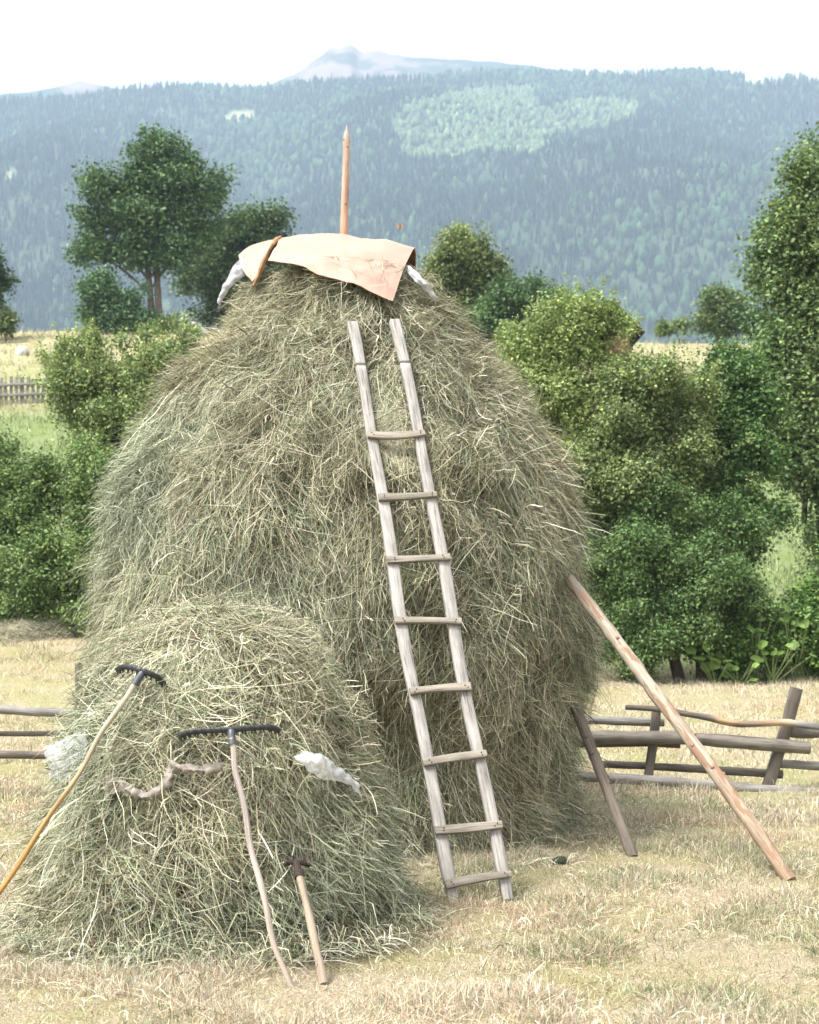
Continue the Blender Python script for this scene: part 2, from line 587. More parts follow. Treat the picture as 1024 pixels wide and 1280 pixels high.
def build_loose():
    r = np.random.default_rng(5)
    mb = MB()
    n = 26000
    th = r.uniform(0, 2 * np.pi, n)
    kind = r.random(n)
    cx = np.where(kind < .55, SMALL.ax, BIG.ax); cy = np.where(kind < .55, SMALL.ay, BIG.ay)
    rad = np.where(kind < .55,   .84 + np.abs(r.normal(0, .13, n)), 1.56 + np.abs(r.normal(0, .30, n)))
    x = cx + rad * np.cos(th); y = cy + rad * np.sin(th)
    # scattered wisps over the mown ground
    e = kind > .62
    x = np.where(e, r.uniform(-3.5, 4.2, n), x); y = np.where(e, r.uniform(5.2, 13, n), y)
    pn = fbm(np.stack([x * 1.1, y * 1.1, 0 * x], -1), 91)
    kk = ~e | (r.random(n) < sstep(.42, .62, pn))
    x, y, e = x[kk], y[kk], e[kk]
    n = len(x)
    L = np.clip(np.exp(r.normal(math.log(.20), .4, n)), .05, .45) * np.where(e, .6, 1)
    kink = r.normal(0, .5, n)
    a = r.uniform(0, 2 * np.pi, n)
    K = 4
    pts = np.zeros((n, K, 3))
    px, py = x.copy(), y.copy()
    kap = r.normal(0, .7, n)
    lift = np.abs(r.normal(0, .035, n)) + .012
    for j in range(K):
        u = j / (K - 1)
        pts[:, j, 0] = px; pts[:, j, 1] = py
        pts[:, j, 2] = zg(px, py) + lift * (1 + .8 * math.sin(u * 3.1)) + .01
        px = px + np.cos(a + kap * u) * L / K; py = py + np.sin(a + kap * u) * L / K
    T = unit(np.gradient(pts, axis=1))
    side = unit(np.cross(T, unit(np.array([0, 0, 1.]) + r.normal(0, .4, (n, 1, 3)))))
    ribbons(mb, pts, r.uniform(.003, .0055, n), side, haycol(n, [.3, .25, .2, .1, .1, .1], r))
    tag(mb.build('loose_hay', M_HAY), 'loose hay strewn around the feet of the haystacks', 'hay', kind='stuff')


build_loose()


def build_grass():
    r = np.random.default_rng(6)
    mb = MB()

    def blades(n, y0, y1, hmin, hmax, w0, w1, pw, lean, keepf=None, K=3):
        # distance sampled so that the picture is evenly covered
        u = r.random(n)
        y = (y0 ** pw + u * (y1 ** pw - y0 ** pw)) ** (1 / pw)
        x = (r.uniform(-1, 1, n)) * (.31 * y + .8)
        if keepf is not None:
            k = keepf(x, y)
            x, y = x[k], y[k]
        n = len(x)
        # tufting
        tn = fbm(np.stack([x * 2.3, y * 2.3, 0 * x], -1), 41)
        k = r.random(n) < (.25 + 1.5 * sstep(.35, .65, tn))
        x, y, tn = x[k], y[k], tn[k]
        n = len(x)
        h = r.uniform(hmin, hmax, n) * (.55 + .9 * sstep(.4, .7, tn))
        a = r.uniform(0, 2 * np.pi, n)
        ln = np.abs(r.normal(0, lean, n))
        pts = np.zeros((n, K, 3))
        z0 = zg(x, y)
        for j in range(K):
            t = j / (K - 1)
            pts[:, j, 0] = x + np.cos(a) * h * ln * t ** 1.5
            pts[:, j, 1] = y + np.sin(a) * h * ln * t ** 1.5
            pts[:, j, 2] = z0 - .01 + h * t / np.sqrt(1 + ln ** 2 * .6)
        T = unit(np.gradient(pts, axis=1))
        b = r.uniform(0, 2 * np.pi, n)
        side = unit(np.cross(T, np.stack([np.cos(b), np.sin(b), 0 * b + .2], -1)[:, None]))
        base = gcol(x, y)
        pn = fbm(np.stack([x * .7, y * .7, 0 * x], -1), 43)
        gp = sstep(.46, .66, pn)
        pink = sstep(.55, .7, fbm(np.stack([x * .9 + 9, y * .9, 0 * x], -1), 47))
        straw = np.array([.58, .49, .36]); green = np.array([.22, .255, .125])
        isg = (r.random(n) < (.07 + .40 * gp))[:, None]
        nearw = sstep(29, 24, y)[:, None]
        col = np.where(isg, green, straw * (1 - .14 * pink[:, None] * np.array([0, .45, .6])))
        col = col * nearw + base * 1.05 * (1 - nearw)
        col = col * np.exp(r.normal(-.05, .40, (n, 1))) * (1 + r.normal(0, .05, (n, 3)))
        ribbons(mb, pts, r.uniform(w0, w1, n), side, col, (1, .85, .25))

    def outside(x, y):
        a = (x - SMALL.ax) ** 2 + (y - SMALL.ay) ** 2 > 1.0 ** 2
        b = (x - BIG.ax) ** 2 + (y - BIG.ay) ** 2 > 1.62 ** 2
        return a & b
    blades(400000, 5.2, 11.5, .02, .075, .0022, .0048, .6, 1.0, outside)
    blades(3000, 5.2, 12, .07, .15, .0022, .0045, .6, .6, outside)
    blades(170000, 11, 28, .04, .10, .004, .009, .5, .8, outside)
    blades(45000, 28, 56, .15, .34, .016, .03, .8, .6)
    blades(30000, 54, 86, .10, .26, .02, .045, .8, .7)
    tag(mb.build('grass', M_GRASS), 'short mown dry grass and stubble of the meadow', 'grass', kind='stuff')


build_grass()


# ------------------------------------------------------------------ far hills and their forest
SKYX = [-700, -200, 0, 100, 180, 232, 300, 345, 380, 500, 640, 700, 800, 860, 940, 1000, 1024, 1200, 1800]
SKYY = [170, 125, 113, 108, 97, 93, 99, 97, 90, 85, 77, 80, 82, 79, 86, 88, 92, 110, 170]


def zm(x, y):
    x = np.asarray(x, float); y = np.asarray(y, float)
    px = CX + FPX * x / y
    sk = np.interp(px, SKYX, SKYY) + 9
    zr = CAMZ + (HY - sk) / FPX * 2300
    t = (y - 950) / 1350
    z = np.where(t < 1, 60 + (zr - 60) * np.clip(t, -1, 1) ** .93 * 1.0 if False else 60 + (zr - 60) * (np.sign(t) * np.abs(t) ** .93), zr - (y - 2300) * .25)
    n = fbm(np.stack([x * .004, y * .0035, 0 * x], -1), 61, 4) - .5
    return z + n * 150 * sstep(-.1, .3, t) * sstep(1.05, .7, t) - 8


def inpoly(px, py, poly):
    c = np.zeros(px.shape, bool)
    n = len(poly)
    for i in range(n):
        x1, y1 = poly[i]; x2, y2 = poly[(i + 1) % n]
        if y1 == y2:
            continue
        c ^= ((y1 > py) != (y2 > py)) & (px < (x2 - x1) * (py - y1) / (y2 - y1) + x1)
    return c


PATCH = [(495, 165), (520, 138), (560, 124), (610, 115), (664, 114), (668, 134), (690, 140), (745, 128), (792, 132), (788, 152), (740, 170),
         (690, 176), (668, 196), (610, 192), (560, 202), (505, 200)]
CLEAR = [[(270, 150), (292, 139), (318, 138), (312, 152), (285, 156)], [(2, 228), (10, 214), (18, 216), (15, 230)],
         [(918, 104), (945, 96), (975, 96), (972, 106), (935, 111)]]


def proj(x, y, z):
    return CX + FPX * x / y, HY - FPX * (z - CAMZ) / y


def build_hills():
    ys = np.linspace(850, 2700, 130)
    us = np.linspace(-.75, .75, 260)
    Y = ys[:, None] + 0 * us[None]
    X = Y * us[None]
    Z = zm(X, Y)
    px, py = proj(X, Y, Z)
    col = np.zeros(X.shape + (3,)) + np.array([.055, .08, .045])
    col[inpoly(px, py, PATCH)] = (.075, .10, .05)
    for c in CLEAR:
        col[inpoly(px, py, c)] = (.26, .26, .15)
    n, m = X.shape
    i = np.arange(n * m).reshape(n, m)
    F = np.stack([i[:-1, :-1], i[:-1, 1:], i[1:, 1:], i[1:, :-1]], -1).reshape(-1, 4)
    tag(MB().add(np.stack([X, Y, Z], -1), F, col.reshape(-1, 3)).build('hillside', M_HILL, smooth=True), kind='structure')
    # the pale rocky summit ridge far behind
    ys = np.linspace(2440, 2940, 60)
    us = np.linspace(-.6, .6, 360)
    Y = ys[:, None] + 0 * us[None]
    X = Y * us[None]
    px = CX + FPX * us
    top = np.interp(px, [-600, -100, 60, 84, 100, 118, 150, 250, 335, 378, 396, 412, 424, 438, 452, 470, 490, 515, 545, 580, 640, 690, 760, 900, 1024, 1200, 1700],
                    [180, 128, 111, 105, 100, 104, 110, 112, 106, 88, 71, 60, 62, 58, 66, 63, 66, 72, 73, 74, 78, 86, 97, 102, 102, 115, 170])
    zr = CAMZ + (HY - top) / FPX * 2750
    t = (ys - 2440) / 310
    Z = np.where(t[:, None] < 1, zr[None] - (1 - t[:, None]) * 200, zr[None] - (t[:, None] - 1) * 150)
    Z = Z + (fbm(np.stack([X * .009, Y * .009, 0 * X], -1), 71, 5) - .5) * 50 * sstep(.0, .25, np.abs(1 - t[:, None])) \
        + (fbm(np.stack([X * .03, Y * .01, 0 * X], -1), 72, 4) - .5) * (9 + 26 * sstep(365, 400, px)[None] * sstep(520, 470, px)[None])
    px2, py2 = proj(X, Y, Z)
    rock = (fbm(np.stack([X * .012, Y * .012, Z * .02], -1), 73, 4) > .47)[..., None]
    rockx = (sstep(700, 470, px2) * sstep(340, 385, px2) + sstep(70, 85, px2) * sstep(140, 115, px2))[..., None]
    col = np.array([.04, .06, .04]) * (1 - rockx) + rockx * np.where(rock, np.array([.19, .15, .135]), np.array([.07, .08, .06]))
    n, m = X.shape
    i = np.arange(n * m).reshape(n, m)
    F = np.stack([i[:-1, :-1], i[:-1, 1:], i[1:, 1:], i[1:, :-1]], -1).reshape(-1, 4)
    tag(MB().add(np.stack([X, Y, Z], -1), F, col.reshape(-1, 3)).build('mountain', M_HILL, smooth=True), kind='structure')
    # forest: conifers with a lighter stand of broadleaf trees
    r = np.random.default_rng(31)
    n = 108000
    y = r.uniform(1080, 2420, n)
    keep = r.random(n) < (y / 2420) ** .9 * .8
    y = y[keep]
    x = y * r.uniform(-.46, .40, len(y))
    z = zm(x, y)
    px, py = proj(x, y, z)
    jit = 26 * (fbm(np.stack([x * .012, y * .012, 0 * x], -1), 37, 3) - .5)
    light = inpoly(px + jit, py + jit * .6, PATCH)
    cl = np.zeros(len(x), bool)
    for c in CLEAR:
        cl |= inpoly(px, py, c)
    dens = fbm(np.stack([x * .006, y * .006, 0 * x], -1), 33)
    keep = ~cl & (r.random(len(x)) < .55 + 1.2 * (dens - .3)) & ~(light & (r.random(len(x)) < .08))
    x, y, z, light = x[keep], y[keep], z[keep], light[keep]
    n = len(x)
    mixd = fbm(np.stack([x * .004, y * .003, 0 * x + 3], -1), 35)
    broad = light | (r.random(n) < .03 + .35 * sstep(.5, .7, mixd))
    mb = MB()
    # conifers
    idx = np.where(~broad)[0]
    k = len(idx)
    h = r.uniform(9, 19, k) * np.where(r.random(k) < .1, 1.25, 1); w = h * r.uniform(.115, .18, k)
    S = 6
    rings = [(.06, .95), (.36, .5), (.34, .8), (.66, .3), (.63, .52), (1.0, .02)]
    th = np.linspace(0, 2 * np.pi, S, endpoint=False)
    V = np.zeros((k, len(rings), S, 3))
    rot = r.uniform(0, 6.28, k)
    for j, (hz, rr) in enumerate(rings):
        jr = rr * (1 + r.uniform(-.28, .28, (k, S)))
        a = th[None] + rot[:, None] + j * .4
        V[:, j, :, 0] = x[idx, None] + np.cos(a) * jr * w[:, None]
        V[:, j, :, 1] = y[idx, None] + np.sin(a) * jr * w[:, None]
        V[:, j, :, 2] = z[idx, None] + h[:, None] * (hz - .05 + r.uniform(-.03, .03, (k, S)))
    g = np.arange(len(rings) * S).reshape(len(rings), S)
    f = np.stack([g[:-1], np.roll(g[:-1], -1, 1), np.roll(g[1:], -1, 1), g[1:]], -1).reshape(-1, 4)
    F = (f[None] + (np.arange(k) * len(rings) * S)[:, None, None]).reshape(-1, 4)
    cc = np.array([.034, .07, .03]) * np.exp(r.normal(0, .55, (k, 1))) * (1 + r.normal(0, .08, (k, 3)))
    mb.add(V, F, np.repeat(cc, len(rings) * S, 0))
    # broadleaf
    idx = np.where(broad)[0]
    k = len(idx)
    h = np.where(light[idx], r.uniform(9, 15, k), r.uniform(11, 18, k)); w = h * r.uniform(.22, .32, k)
    rings = [(.05, .35), (.25, .85), (.5, 1.0), (.75, .75), (.93, .35), (1.0, .03)]
    V = np.zeros((k, len(rings), S, 3))
    rot = r.uniform(0, 6.28, k)
    for j, (hz, rr) in enumerate(rings):
        jr = rr * (1 + r.uniform(-.35, .35, (k, S)))
        a = th[None] + rot[:, None] + j * .45
        V[:, j, :, 0] = x[idx, None] + np.cos(a) * jr * w[:, None]
        V[:, j, :, 1] = y[idx, None] + np.sin(a) * jr * w[:, None]
        V[:, j, :, 2] = z[idx, None] + h[:, None] * (hz + r.uniform(-.06, .06, (k, S)))
    g = np.arange(len(rings) * S).reshape(len(rings), S)
    f = np.stack([g[:-1], np.roll(g[:-1], -1, 1), np.roll(g[1:], -1, 1), g[1:]], -1).reshape(-1, 4)
    F = (f[None] + (np.arange(k) * len(rings) * S)[:, None, None]).reshape(-1, 4)
    cc = np.where(light[idx][:, None], np.array([.115, .16, .075]), np.array([.042, .082, .034])) * np.exp(r.normal(0, .25, (k, 1))) * (1 + r.normal(0, .06, (k, 3)))
    mb.add(V, F, np.repeat(cc, len(rings) * S, 0))
    tag(mb.build('forest', M_TREES), 'dense spruce forest covering the hazy hillside', 'forest', kind='stuff')


build_hills()


# ------------------------------------------------------------------ trees and bushes
def leaves(mb, lobes, ntw, per, size, col, seed, gap=.45, tw=None, freq=1.3, alt=None, droop=0.):
    r = np.random.default_rng(seed)
    lob = np.array([l[:6] for l in lobes], float)
    wt = (lob[:, 3] * lob[:, 4] + lob[:, 3] * lob[:, 5] + lob[:, 4] * lob[:, 5])
    i = r.choice(len(lob), int(ntw * 1.8), p=wt / wt.sum())
    d = unit(r.normal(0, 1, (len(i), 3)))
    rad = (.45 + .6 * r.random(len(i)) ** .6)
    c = lob[i, :3] + d * lob[i, 3:6] * rad[:, None]
    sc = np.median(lob[:, 3:6])
    nz = .65 * fbm(c / sc * freq * .55 + seed * 3.1, seed, 2) + .35 * fbm(c / sc * freq * 1.6 + seed * 3.1, seed, 3)
    ok = nz > gap + .03 * r.normal(0, 1, len(i))
    c, d, i = c[ok][:ntw], d[ok][:ntw], i[ok][:ntw]
    n = len(c)
    tw = tw or size * 3.2
    k = np.repeat(np.arange(n), per)
    m = len(k)
    tdir = unit(d + r.normal(0, .5, (n, 3)) + np.array([0, 0, -droop]))
    along = r.uniform(-1.3, 1.3, m)
    p = c[k] + tdir[k] * (along * tw)[:, None] + r.normal(0, tw * .42, (m, 3))
    nrm = unit(d[k] * .55 + np.array([0, 0, .75]) + r.normal(0, .55, (m, 3)))
    a = unit(np.cross(nrm, r.normal(0, 1, (m, 3))))
    a = unit(a + tdir[k] * .4 - np.array([0, 0, .25 + droop * .4]))
    b = unit(np.cross(nrm, a))
    s = size * r.uniform(.5, 1.5, m)
    A = a * s[:, None] * .5
    B = b * (s * r.uniform(.24, .36, m))[:, None]
    up = np.cross(a, b) * (s * .09)[:, None]
    V = np.stack([p - A, p + B - A * .1 + up, p + A, p - B - A * .1 + up], 1).reshape(-1, 3)
    F = np.arange(m * 4).reshape(m, 4)
    F = np.concatenate([F[:, [0, 1, 2]], F[:, [0, 2, 3]]])
    col = np.asarray(col)
    tc = np.exp(r.normal(0, .20, n))[k][:, None]
    cc = np.broadcast_to(col, (m, 3)).copy()
    if alt is not None:
        az = sstep(.42, .62, fbm(c / sc * .9 + 77, seed + 5, 2))[k][:, None] * .8
        cc = cc * (1 - az) + np.asarray(alt) * az
    cc = cc * tc * np.exp(r.normal(0, .18, (m, 1))) * (1 + r.normal(0, .05, (m, 3)))
    yl = (r.random(m) < .02)[:, None]
    cc = np.where(yl, cc * np.array([1.7, 1.45, .9]), cc)
    mb.add(V, F, np.repeat(cc, 4, 0))
    return c


def limb(mb, p0, p1, r0, r1, r, wob=.06, col=(.13, .105, .08), n=9):
    p0, p1 = np.asarray(p0, float), np.asarray(p1, float)
    L = np.linalg.norm(p1 - p0)
    mid = [p0 + (p1 - p0) * t + r.normal(0, wob, 3) * L * (1 if 0 < t < 1 else 0) + np.array([0, 0, .06 * L * math.sin(t * 3.14)]) for t in (0, .35, .7, 1)]
    pts = catmull(mid, n)
    rr = np.linspace(r0, r1, n)
    sweep(mb, pts, rr, sides=7, col=np.asarray(col) * (1 + r.normal(0, .1)), ref=(.3, .9, .2), rough=.12)
    return pts


def tree(name, label, cat, base, lobes, seed, ntw, per, size, col, alt=None, trunks=None, tr=.12, gap=.45, group=None, bark=(.13, .105, .08), branches=26, droop=0., tw=None, freq=1.3, sprigs=0, flat=.75):
    r = np.random.default_rng(seed + 900)
    base = np.array([base[0], base[1], float(zg(base[0], base[1])) - .05])
    o = empty(name, base, label, cat, group)
    mb = MB()
    sub = []
    for l in lobes:
        l = np.array(l[:6], float)
        sub.append((*l[:3], *(l[3:] * .62)))
        for k in range(8):
            d = unit(r.normal(0, 1, 3) + np.array([0, -.25, .15]))
            q = r.uniform(.24, .46)
            if k in (6, 7):
                q *= .62
                d = unit(d + np.array([0, 0, .3])) * 1.3
            sub.append((*(l[:3] + d * l[3:6] * r.uniform(.62, 1.0)), *(np.array([1.1, 1.1, flat]) * l[3:6].mean() * q)))
    c = leaves(mb, sub, ntw, per, size, np.asarray(col) * WARM, seed, gap, alt=None if alt is None else np.asarray(alt) * WARM, droop=droop, tw=tw, freq=freq)
    # loose shoots standing out of the crown
    for k in range(sprigs):
        l = np.array(lobes[r.integers(len(lobes))][:6], float)
        d = unit(r.normal(0, 1, 3) * np.array([1, 1, .6]) + np.array([0, -.2, .75]))
        p0 = l[:3] + d * l[3:6] * .85
        Ls = r.uniform(.25, 1.1) * min(1., l[5])
        dd = unit(d * .6 + np.array([0, 0, .7]) + r.normal(0, .25, 3))
        spr = [(*(p0 + dd * Ls * t), .05, .05, .05) for t in np.linspace(.1, 1, 7)]
        leaves(mb, spr, 10, 5, size, np.asarray(alt if alt is not None else col) * WARM * 1.1, seed * 100 + k, -1, tw=.05)
    f = mb.build('crown', M_LEAF, o)
    tb = MB()
    lob = np.array([l[:6] for l in lobes], float)
    cen = (lob[:, :3] * lob[:, 3:4] ** 2).sum(0) / (lob[:, 3:4] ** 2).sum()
    top = cen + np.array([0, 0, .15 * (cen[2] - base[2])])
    trunks = trunks or [(0, 0)]
    tps = []
    for tx, ty in trunks:
        q = np.array([top[0] * .6 + (base[0] + tx) * .4, top[1] * .6 + base[1] * .4, top[2]])
        tps.append(limb(tb, base + np.array([tx, ty, 0]), q, tr, tr * .35, r, .03, bark, 14))
    for l in lob:
        tp = tps[r.integers(len(tps))]
        zt = np.clip(base[2] + (l[2] - base[2]) * r.uniform(.35, .7), tp[1, 2], tp[-1, 2])
        j = np.argmin(np.abs(tp[:, 2] - zt))
        limb(tb, tp[j], l[:3], tr * .42 * (1 - j / 20), tr * .1, r, .05, bark)
    for k in range(branches):
        l = lob[r.integers(len(lob))]
        d = unit(r.normal(0, 1, 3) + np.array([0, 0, .35]))
        limb(tb, l[:3], l[:3] + d * l[3:6] * r.uniform(.6, .98), tr * .13, tr * .035, r, .08, bark, 6)
    tb.build('trunk', M_BARK, o, smooth=True)
    return o


def LB(px, py, D, rw, rh, rd=None):
    """a crown lobe: where it stands and its half sizes in metres from its picture size"""
    p = P(px, py, D)
    s = D / FPX
    return (*p, rw * s, (rd if rd else rw * .85) * s, rh * s)


def bx(px, D):
    return ((px - CX) / FPX * D, D)


OL = (.185, .235, .10)       # olive
MID = (.12, .18, .07)
DARK = (.07, .085, .035)
LIGHT = (.30, .35, .15)

WARM = np.array([.90, .98, .78])
BUSH = 'bushes along the meadow edge'
# left hedge
tree('bush', 'olive green bush rising above the left hedge, its pale tips against the dry field', 'bush', bx(150, 27.5),
     [LB(150, 480, 27.5, 62, 50), LB(95, 500, 27.3, 52, 52), LB(200, 470, 27.7, 45, 45), LB(170, 560, 27.2, 75, 65), LB(75, 470, 27.2, 26, 34), LB(205, 545, 27, 45, 60), LB(230, 430, 27.8, 20, 22), LB(110, 440, 27.6, 18, 22)],
     1, 7280, 14, 0.058, OL, (.27, .31, .14), tr=.10, gap=.49, group=BUSH, sprigs=150, trunks=[(0, 0), (.3, .1), (-.4, .1)])
tree('bush', 'dark dense bush at the left edge of the photo, behind the low hay mound', 'bush', bx(20, 26),
     [LB(20, 680, 26, 70, 80), LB(-30, 640, 26.3, 60, 80), LB(45, 620, 26.2, 50, 50), LB(60, 730, 25.6, 60, 60), LB(10, 750, 25.5, 60, 50), LB(10, 590, 26.4, 28, 40)],
     2, 7280, 14, 0.055, MID, (.18, .235, .09), tr=.10, gap=.45, group=BUSH, sprigs=40)
tree('bush', 'mid green bush touching the left flank of the tall haystack', 'bush', bx(130, 25.8),
     [LB(125, 640, 25.8, 65, 60), LB(170, 680, 25.9, 60, 80), LB(90, 720, 25.5, 55, 60), LB(150, 745, 25.4, 70, 48), LB(110, 600, 26, 40, 40), LB(200, 620, 26, 50, 60)],
     3, 7560, 14, 0.055, (.13, .19, .075), (.20, .26, .10), tr=.10, gap=.45, group=BUSH, sprigs=40)
# right hedge
tree('bush', 'pale yellow green leafy bush right behind the shoulder of the tall haystack', 'bush', bx(725, 25.5),
     [LB(690, 420, 25.5, 50, 42), LB(725, 410, 25.5, 42, 40), LB(752, 420, 25.6, 30, 42), LB(750, 400, 25.7, 22, 20), LB(660, 450, 25.6, 34, 34), LB(700, 470, 25.4, 55, 45), LB(750, 480, 25.4, 50, 48), LB(640, 430, 25.8, 18, 22), LB(735, 560, 25.5, 50, 60), LB(690, 570, 25.6, 50, 70), LB(700, 660, 25.5, 45, 60)],
     4, 7280, 14, 0.051, LIGHT, (.24, .29, .12), tr=.13, gap=.50, sprigs=150, group=BUSH, trunks=[(0, 0), (-.35, .1)], bark=(.06, .05, .04), branches=40)
tree('bush', 'broad olive bush in the middle of the right hedge', 'bush', bx(800, 25),
     [LB(800, 520, 25, 75, 62), LB(760, 560, 24.9, 60, 60), LB(845, 500, 25.2, 50, 50), LB(770, 620, 24.8, 60, 55), LB(840, 590, 25, 55, 60), LB(800, 482, 25.2, 50, 28), LB(745, 650, 24.8, 40, 60)],
     5, 8960, 14, 0.055, (.165, .20, .09), (.24, .275, .125), tr=.12, gap=.45, group=BUSH, sprigs=100, branches=34)
tree('tree', 'small dark green tree with drooping sprays between the olive bush and pasture', 'tree', bx(900, 26),
     [LB(895, 490, 26, 50, 34), LB(930, 500, 26, 40, 40), LB(885, 530, 25.9, 45, 40), LB(930, 560, 25.8, 42, 40), LB(905, 610, 25.6, 40, 35), LB(930, 645, 25.5, 40, 34), LB(912, 458, 26.2, 26, 16), LB(935, 690, 25.4, 26, 24)],
     6, 5320, 15, 0.067, (.085, .15, .055), (.12, .19, .06), tr=.09, gap=.49, droop=.35, bark=(.08, .065, .05))
tree('bush', 'deep green bush with visible stems at the foot of the right hedge', 'bush', bx(878, 24.2),
     [LB(870, 720, 24.2, 70, 60), LB(810, 700, 24.2, 60, 62), LB(760, 720, 24.2, 55, 70), LB(900, 670, 24.4, 50, 48), LB(840, 780, 24, 70, 42), LB(770, 790, 24, 60, 46), LB(915, 750, 24.3, 36, 50), LB(800, 640, 24.5, 50, 45)],
     7, 10640, 14, 0.051, (.105, .165, .065), (.15, .21, .085), tr=.11, gap=.44, group=BUSH, trunks=[(0, 0), (.15, .1), (-.35, .1), (-1.3, .2)], bark=(.10, .08, .06), branches=30)
tree('bush', 'low shady thicket with big bright leaves beside the pasture on the right', 'bush', bx(985, 25),
     [LB(975, 800, 24.6, 45, 34), LB(1020, 800, 24.6, 45, 45), LB(940, 815, 24.4, 36, 26), LB(1040, 760, 25, 40, 60), LB(900, 820, 24.3, 40, 22)],
     8, 4200, 13, 0.067, (.09, .155, .055), (.22, .33, .09), tr=.06, gap=.43, group=BUSH)
tree('tree', 'tall dense tree rising at the right edge of the photo', 'tree', bx(1030, 29),
     [LB(1020, 250, 29, 50, 55), LB(985, 300, 29, 52, 45), LB(1030, 340, 29, 60, 60), LB(965, 345, 29, 34, 40), LB(1005, 390, 28.7, 50, 48), LB(1040, 450, 28.6, 60, 60), LB(985, 460, 28.4, 38, 44), LB(1010, 530, 28.3, 50, 45),
      LB(975, 540, 28.2, 28, 36), LB(1040, 590, 28.2, 50, 50), LB(990, 580, 28, 30, 26), LB(1050, 190, 29.2, 40, 40), LB(1050, 680, 28, 36, 60), LB(1060, 330, 29, 50, 90)],
     9, 6720, 14, 0.090, (.13, .185, .085), (.21, .26, .11), tr=.24, gap=.47, branches=44)
# crest and slope trees
tree('tree', 'large spreading tree with bare forked trunk on the left field crest', 'tree', bx(200, 78),
     [LB(185, 205, 78, 40, 34), LB(150, 235, 78, 42, 28), LB(235, 240, 78, 42, 34), LB(125, 275, 78, 36, 26), LB(190, 270, 78, 55, 38), LB(245, 285, 78, 36, 28), LB(115, 310, 78, 32, 20), LB(160, 315, 78, 40, 24), LB(205, 195, 78, 26, 24), LB(265, 245, 78, 20, 20), LB(220, 320, 78, 36, 20), LB(190, 178, 78, 18, 12)],
     10, 3900, 13, 0.203, (.085, .145, .065), (.13, .195, .085), trunks=[(0, 0), (-.4, .3)], tr=.22, gap=.50, flat=.5, bark=(.17, .135, .11), tw=.55)
tree('tree', 'dark rounded tree half hidden behind the cover sheet, beside the spreading tree', 'tree', bx(295, 84),
     [LB(285, 300, 84, 48, 42), LB(325, 290, 84, 34, 32), LB(300, 350, 84, 55, 45), LB(255, 340, 84, 30, 40), LB(345, 320, 84, 30, 40), LB(270, 390, 84, 40, 26)],
     11, 2720, 13, 0.203, (.08, .13, .06), (.13, .175, .075), tr=.3, gap=.43, tw=.5)
tree('tree', 'small loose green tree below the branches of the spreading tree', 'tree', bx(140, 76),
     [LB(145, 375, 76, 38, 24), LB(125, 355, 76, 24, 14), LB(165, 395, 76, 34, 18), LB(115, 395, 76, 20, 14), LB(145, 408, 76, 30, 12)],
     12, 1360, 13, 0.172, (.10, .165, .085), tr=.12, gap=.47, tw=.4)
tree('tree', 'dark tree cut off by the left edge of the photo on the crest', 'tree', bx(-15, 74),
     [LB(-12, 350, 74, 24, 30), LB(-20, 320, 74, 20, 24), LB(-14, 385, 74, 24, 18)],
     13, 960, 13, 0.172, (.055, .09, .035), tr=.16, gap=.43, tw=.4)
tree('bush', 'round light bush at the left edge of the dry field', 'bush', bx(8, 72),
     [LB(8, 408, 72, 14, 10), LB(0, 400, 72, 12, 10)], 14, 240, 12, .18, (.13, .16, .06), tr=.06, gap=.35, tw=.3, branches=6)
tree('bush', 'light green bush at the foot of the spreading tree', 'bush', bx(217, 76),
     [LB(217, 412, 76, 20, 11), LB(195, 414, 76, 16, 9)], 15, 300, 12, .18, (.14, .18, .06), tr=.06, gap=.35, tw=.3, branches=6)
tree('tree', 'rounded olive tree with a lit top right of the cover sheet', 'tree', bx(575, 62),
     [LB(578, 330, 62, 45, 36), LB(550, 340, 62, 28, 34), LB(608, 350, 62, 28, 34), LB(575, 375, 62, 55, 36), LB(580, 410, 62, 55, 30), LB(570, 305, 62, 22, 14)],
     16, 3040, 13, 0.148, (.155, .185, .075), (.24, .265, .095), tr=.2, gap=.43, tw=.38)
tree('bush', 'dark bush between the rounded olive tree and the pale leafy bush', 'bush', bx(640, 60),
     [LB(640, 385, 60, 40, 28), LB(610, 410, 60, 40, 34), LB(672, 372, 60, 26, 20), LB(650, 420, 60, 50, 30), LB(700, 385, 60, 26, 16)],
     17, 2080, 13, 0.140, (.08, .135, .06), (.11, .17, .07), tr=.12, gap=.43, tw=.36)
tree('tree', 'small light green tree on the right crest, behind the pale pasture strip', 'tree', bx(898, 84),
     [LB(900, 385, 84, 28, 17), LB(885, 405, 84, 22, 14), LB(918, 405, 84, 24, 13), LB(895, 372, 84, 14, 8)],
     18, 1200, 13, 0.172, (.12, .17, .065), (.16, .20, .08), tr=.14, gap=.45, tw=.4)
tree('bush', 'dark green crest bush left of the tall edge tree', 'bush', bx(945, 82),
     [LB(940, 405, 82, 20, 16), LB(962, 410, 82, 18, 14)], 19, 400, 12, .2, (.06, .11, .04), tr=.08, gap=.36, tw=.35, branches=6)
tree('bush', 'tiny pale shrub standing alone on the right crest', 'bush', bx(850, 80),
     [LB(830, 412, 80, 14, 5), LB(852, 409, 80, 10, 6)], 20, 130, 12, .17, (.15, .2, .075), tr=.04, gap=.32, tw=.28, branches=5)


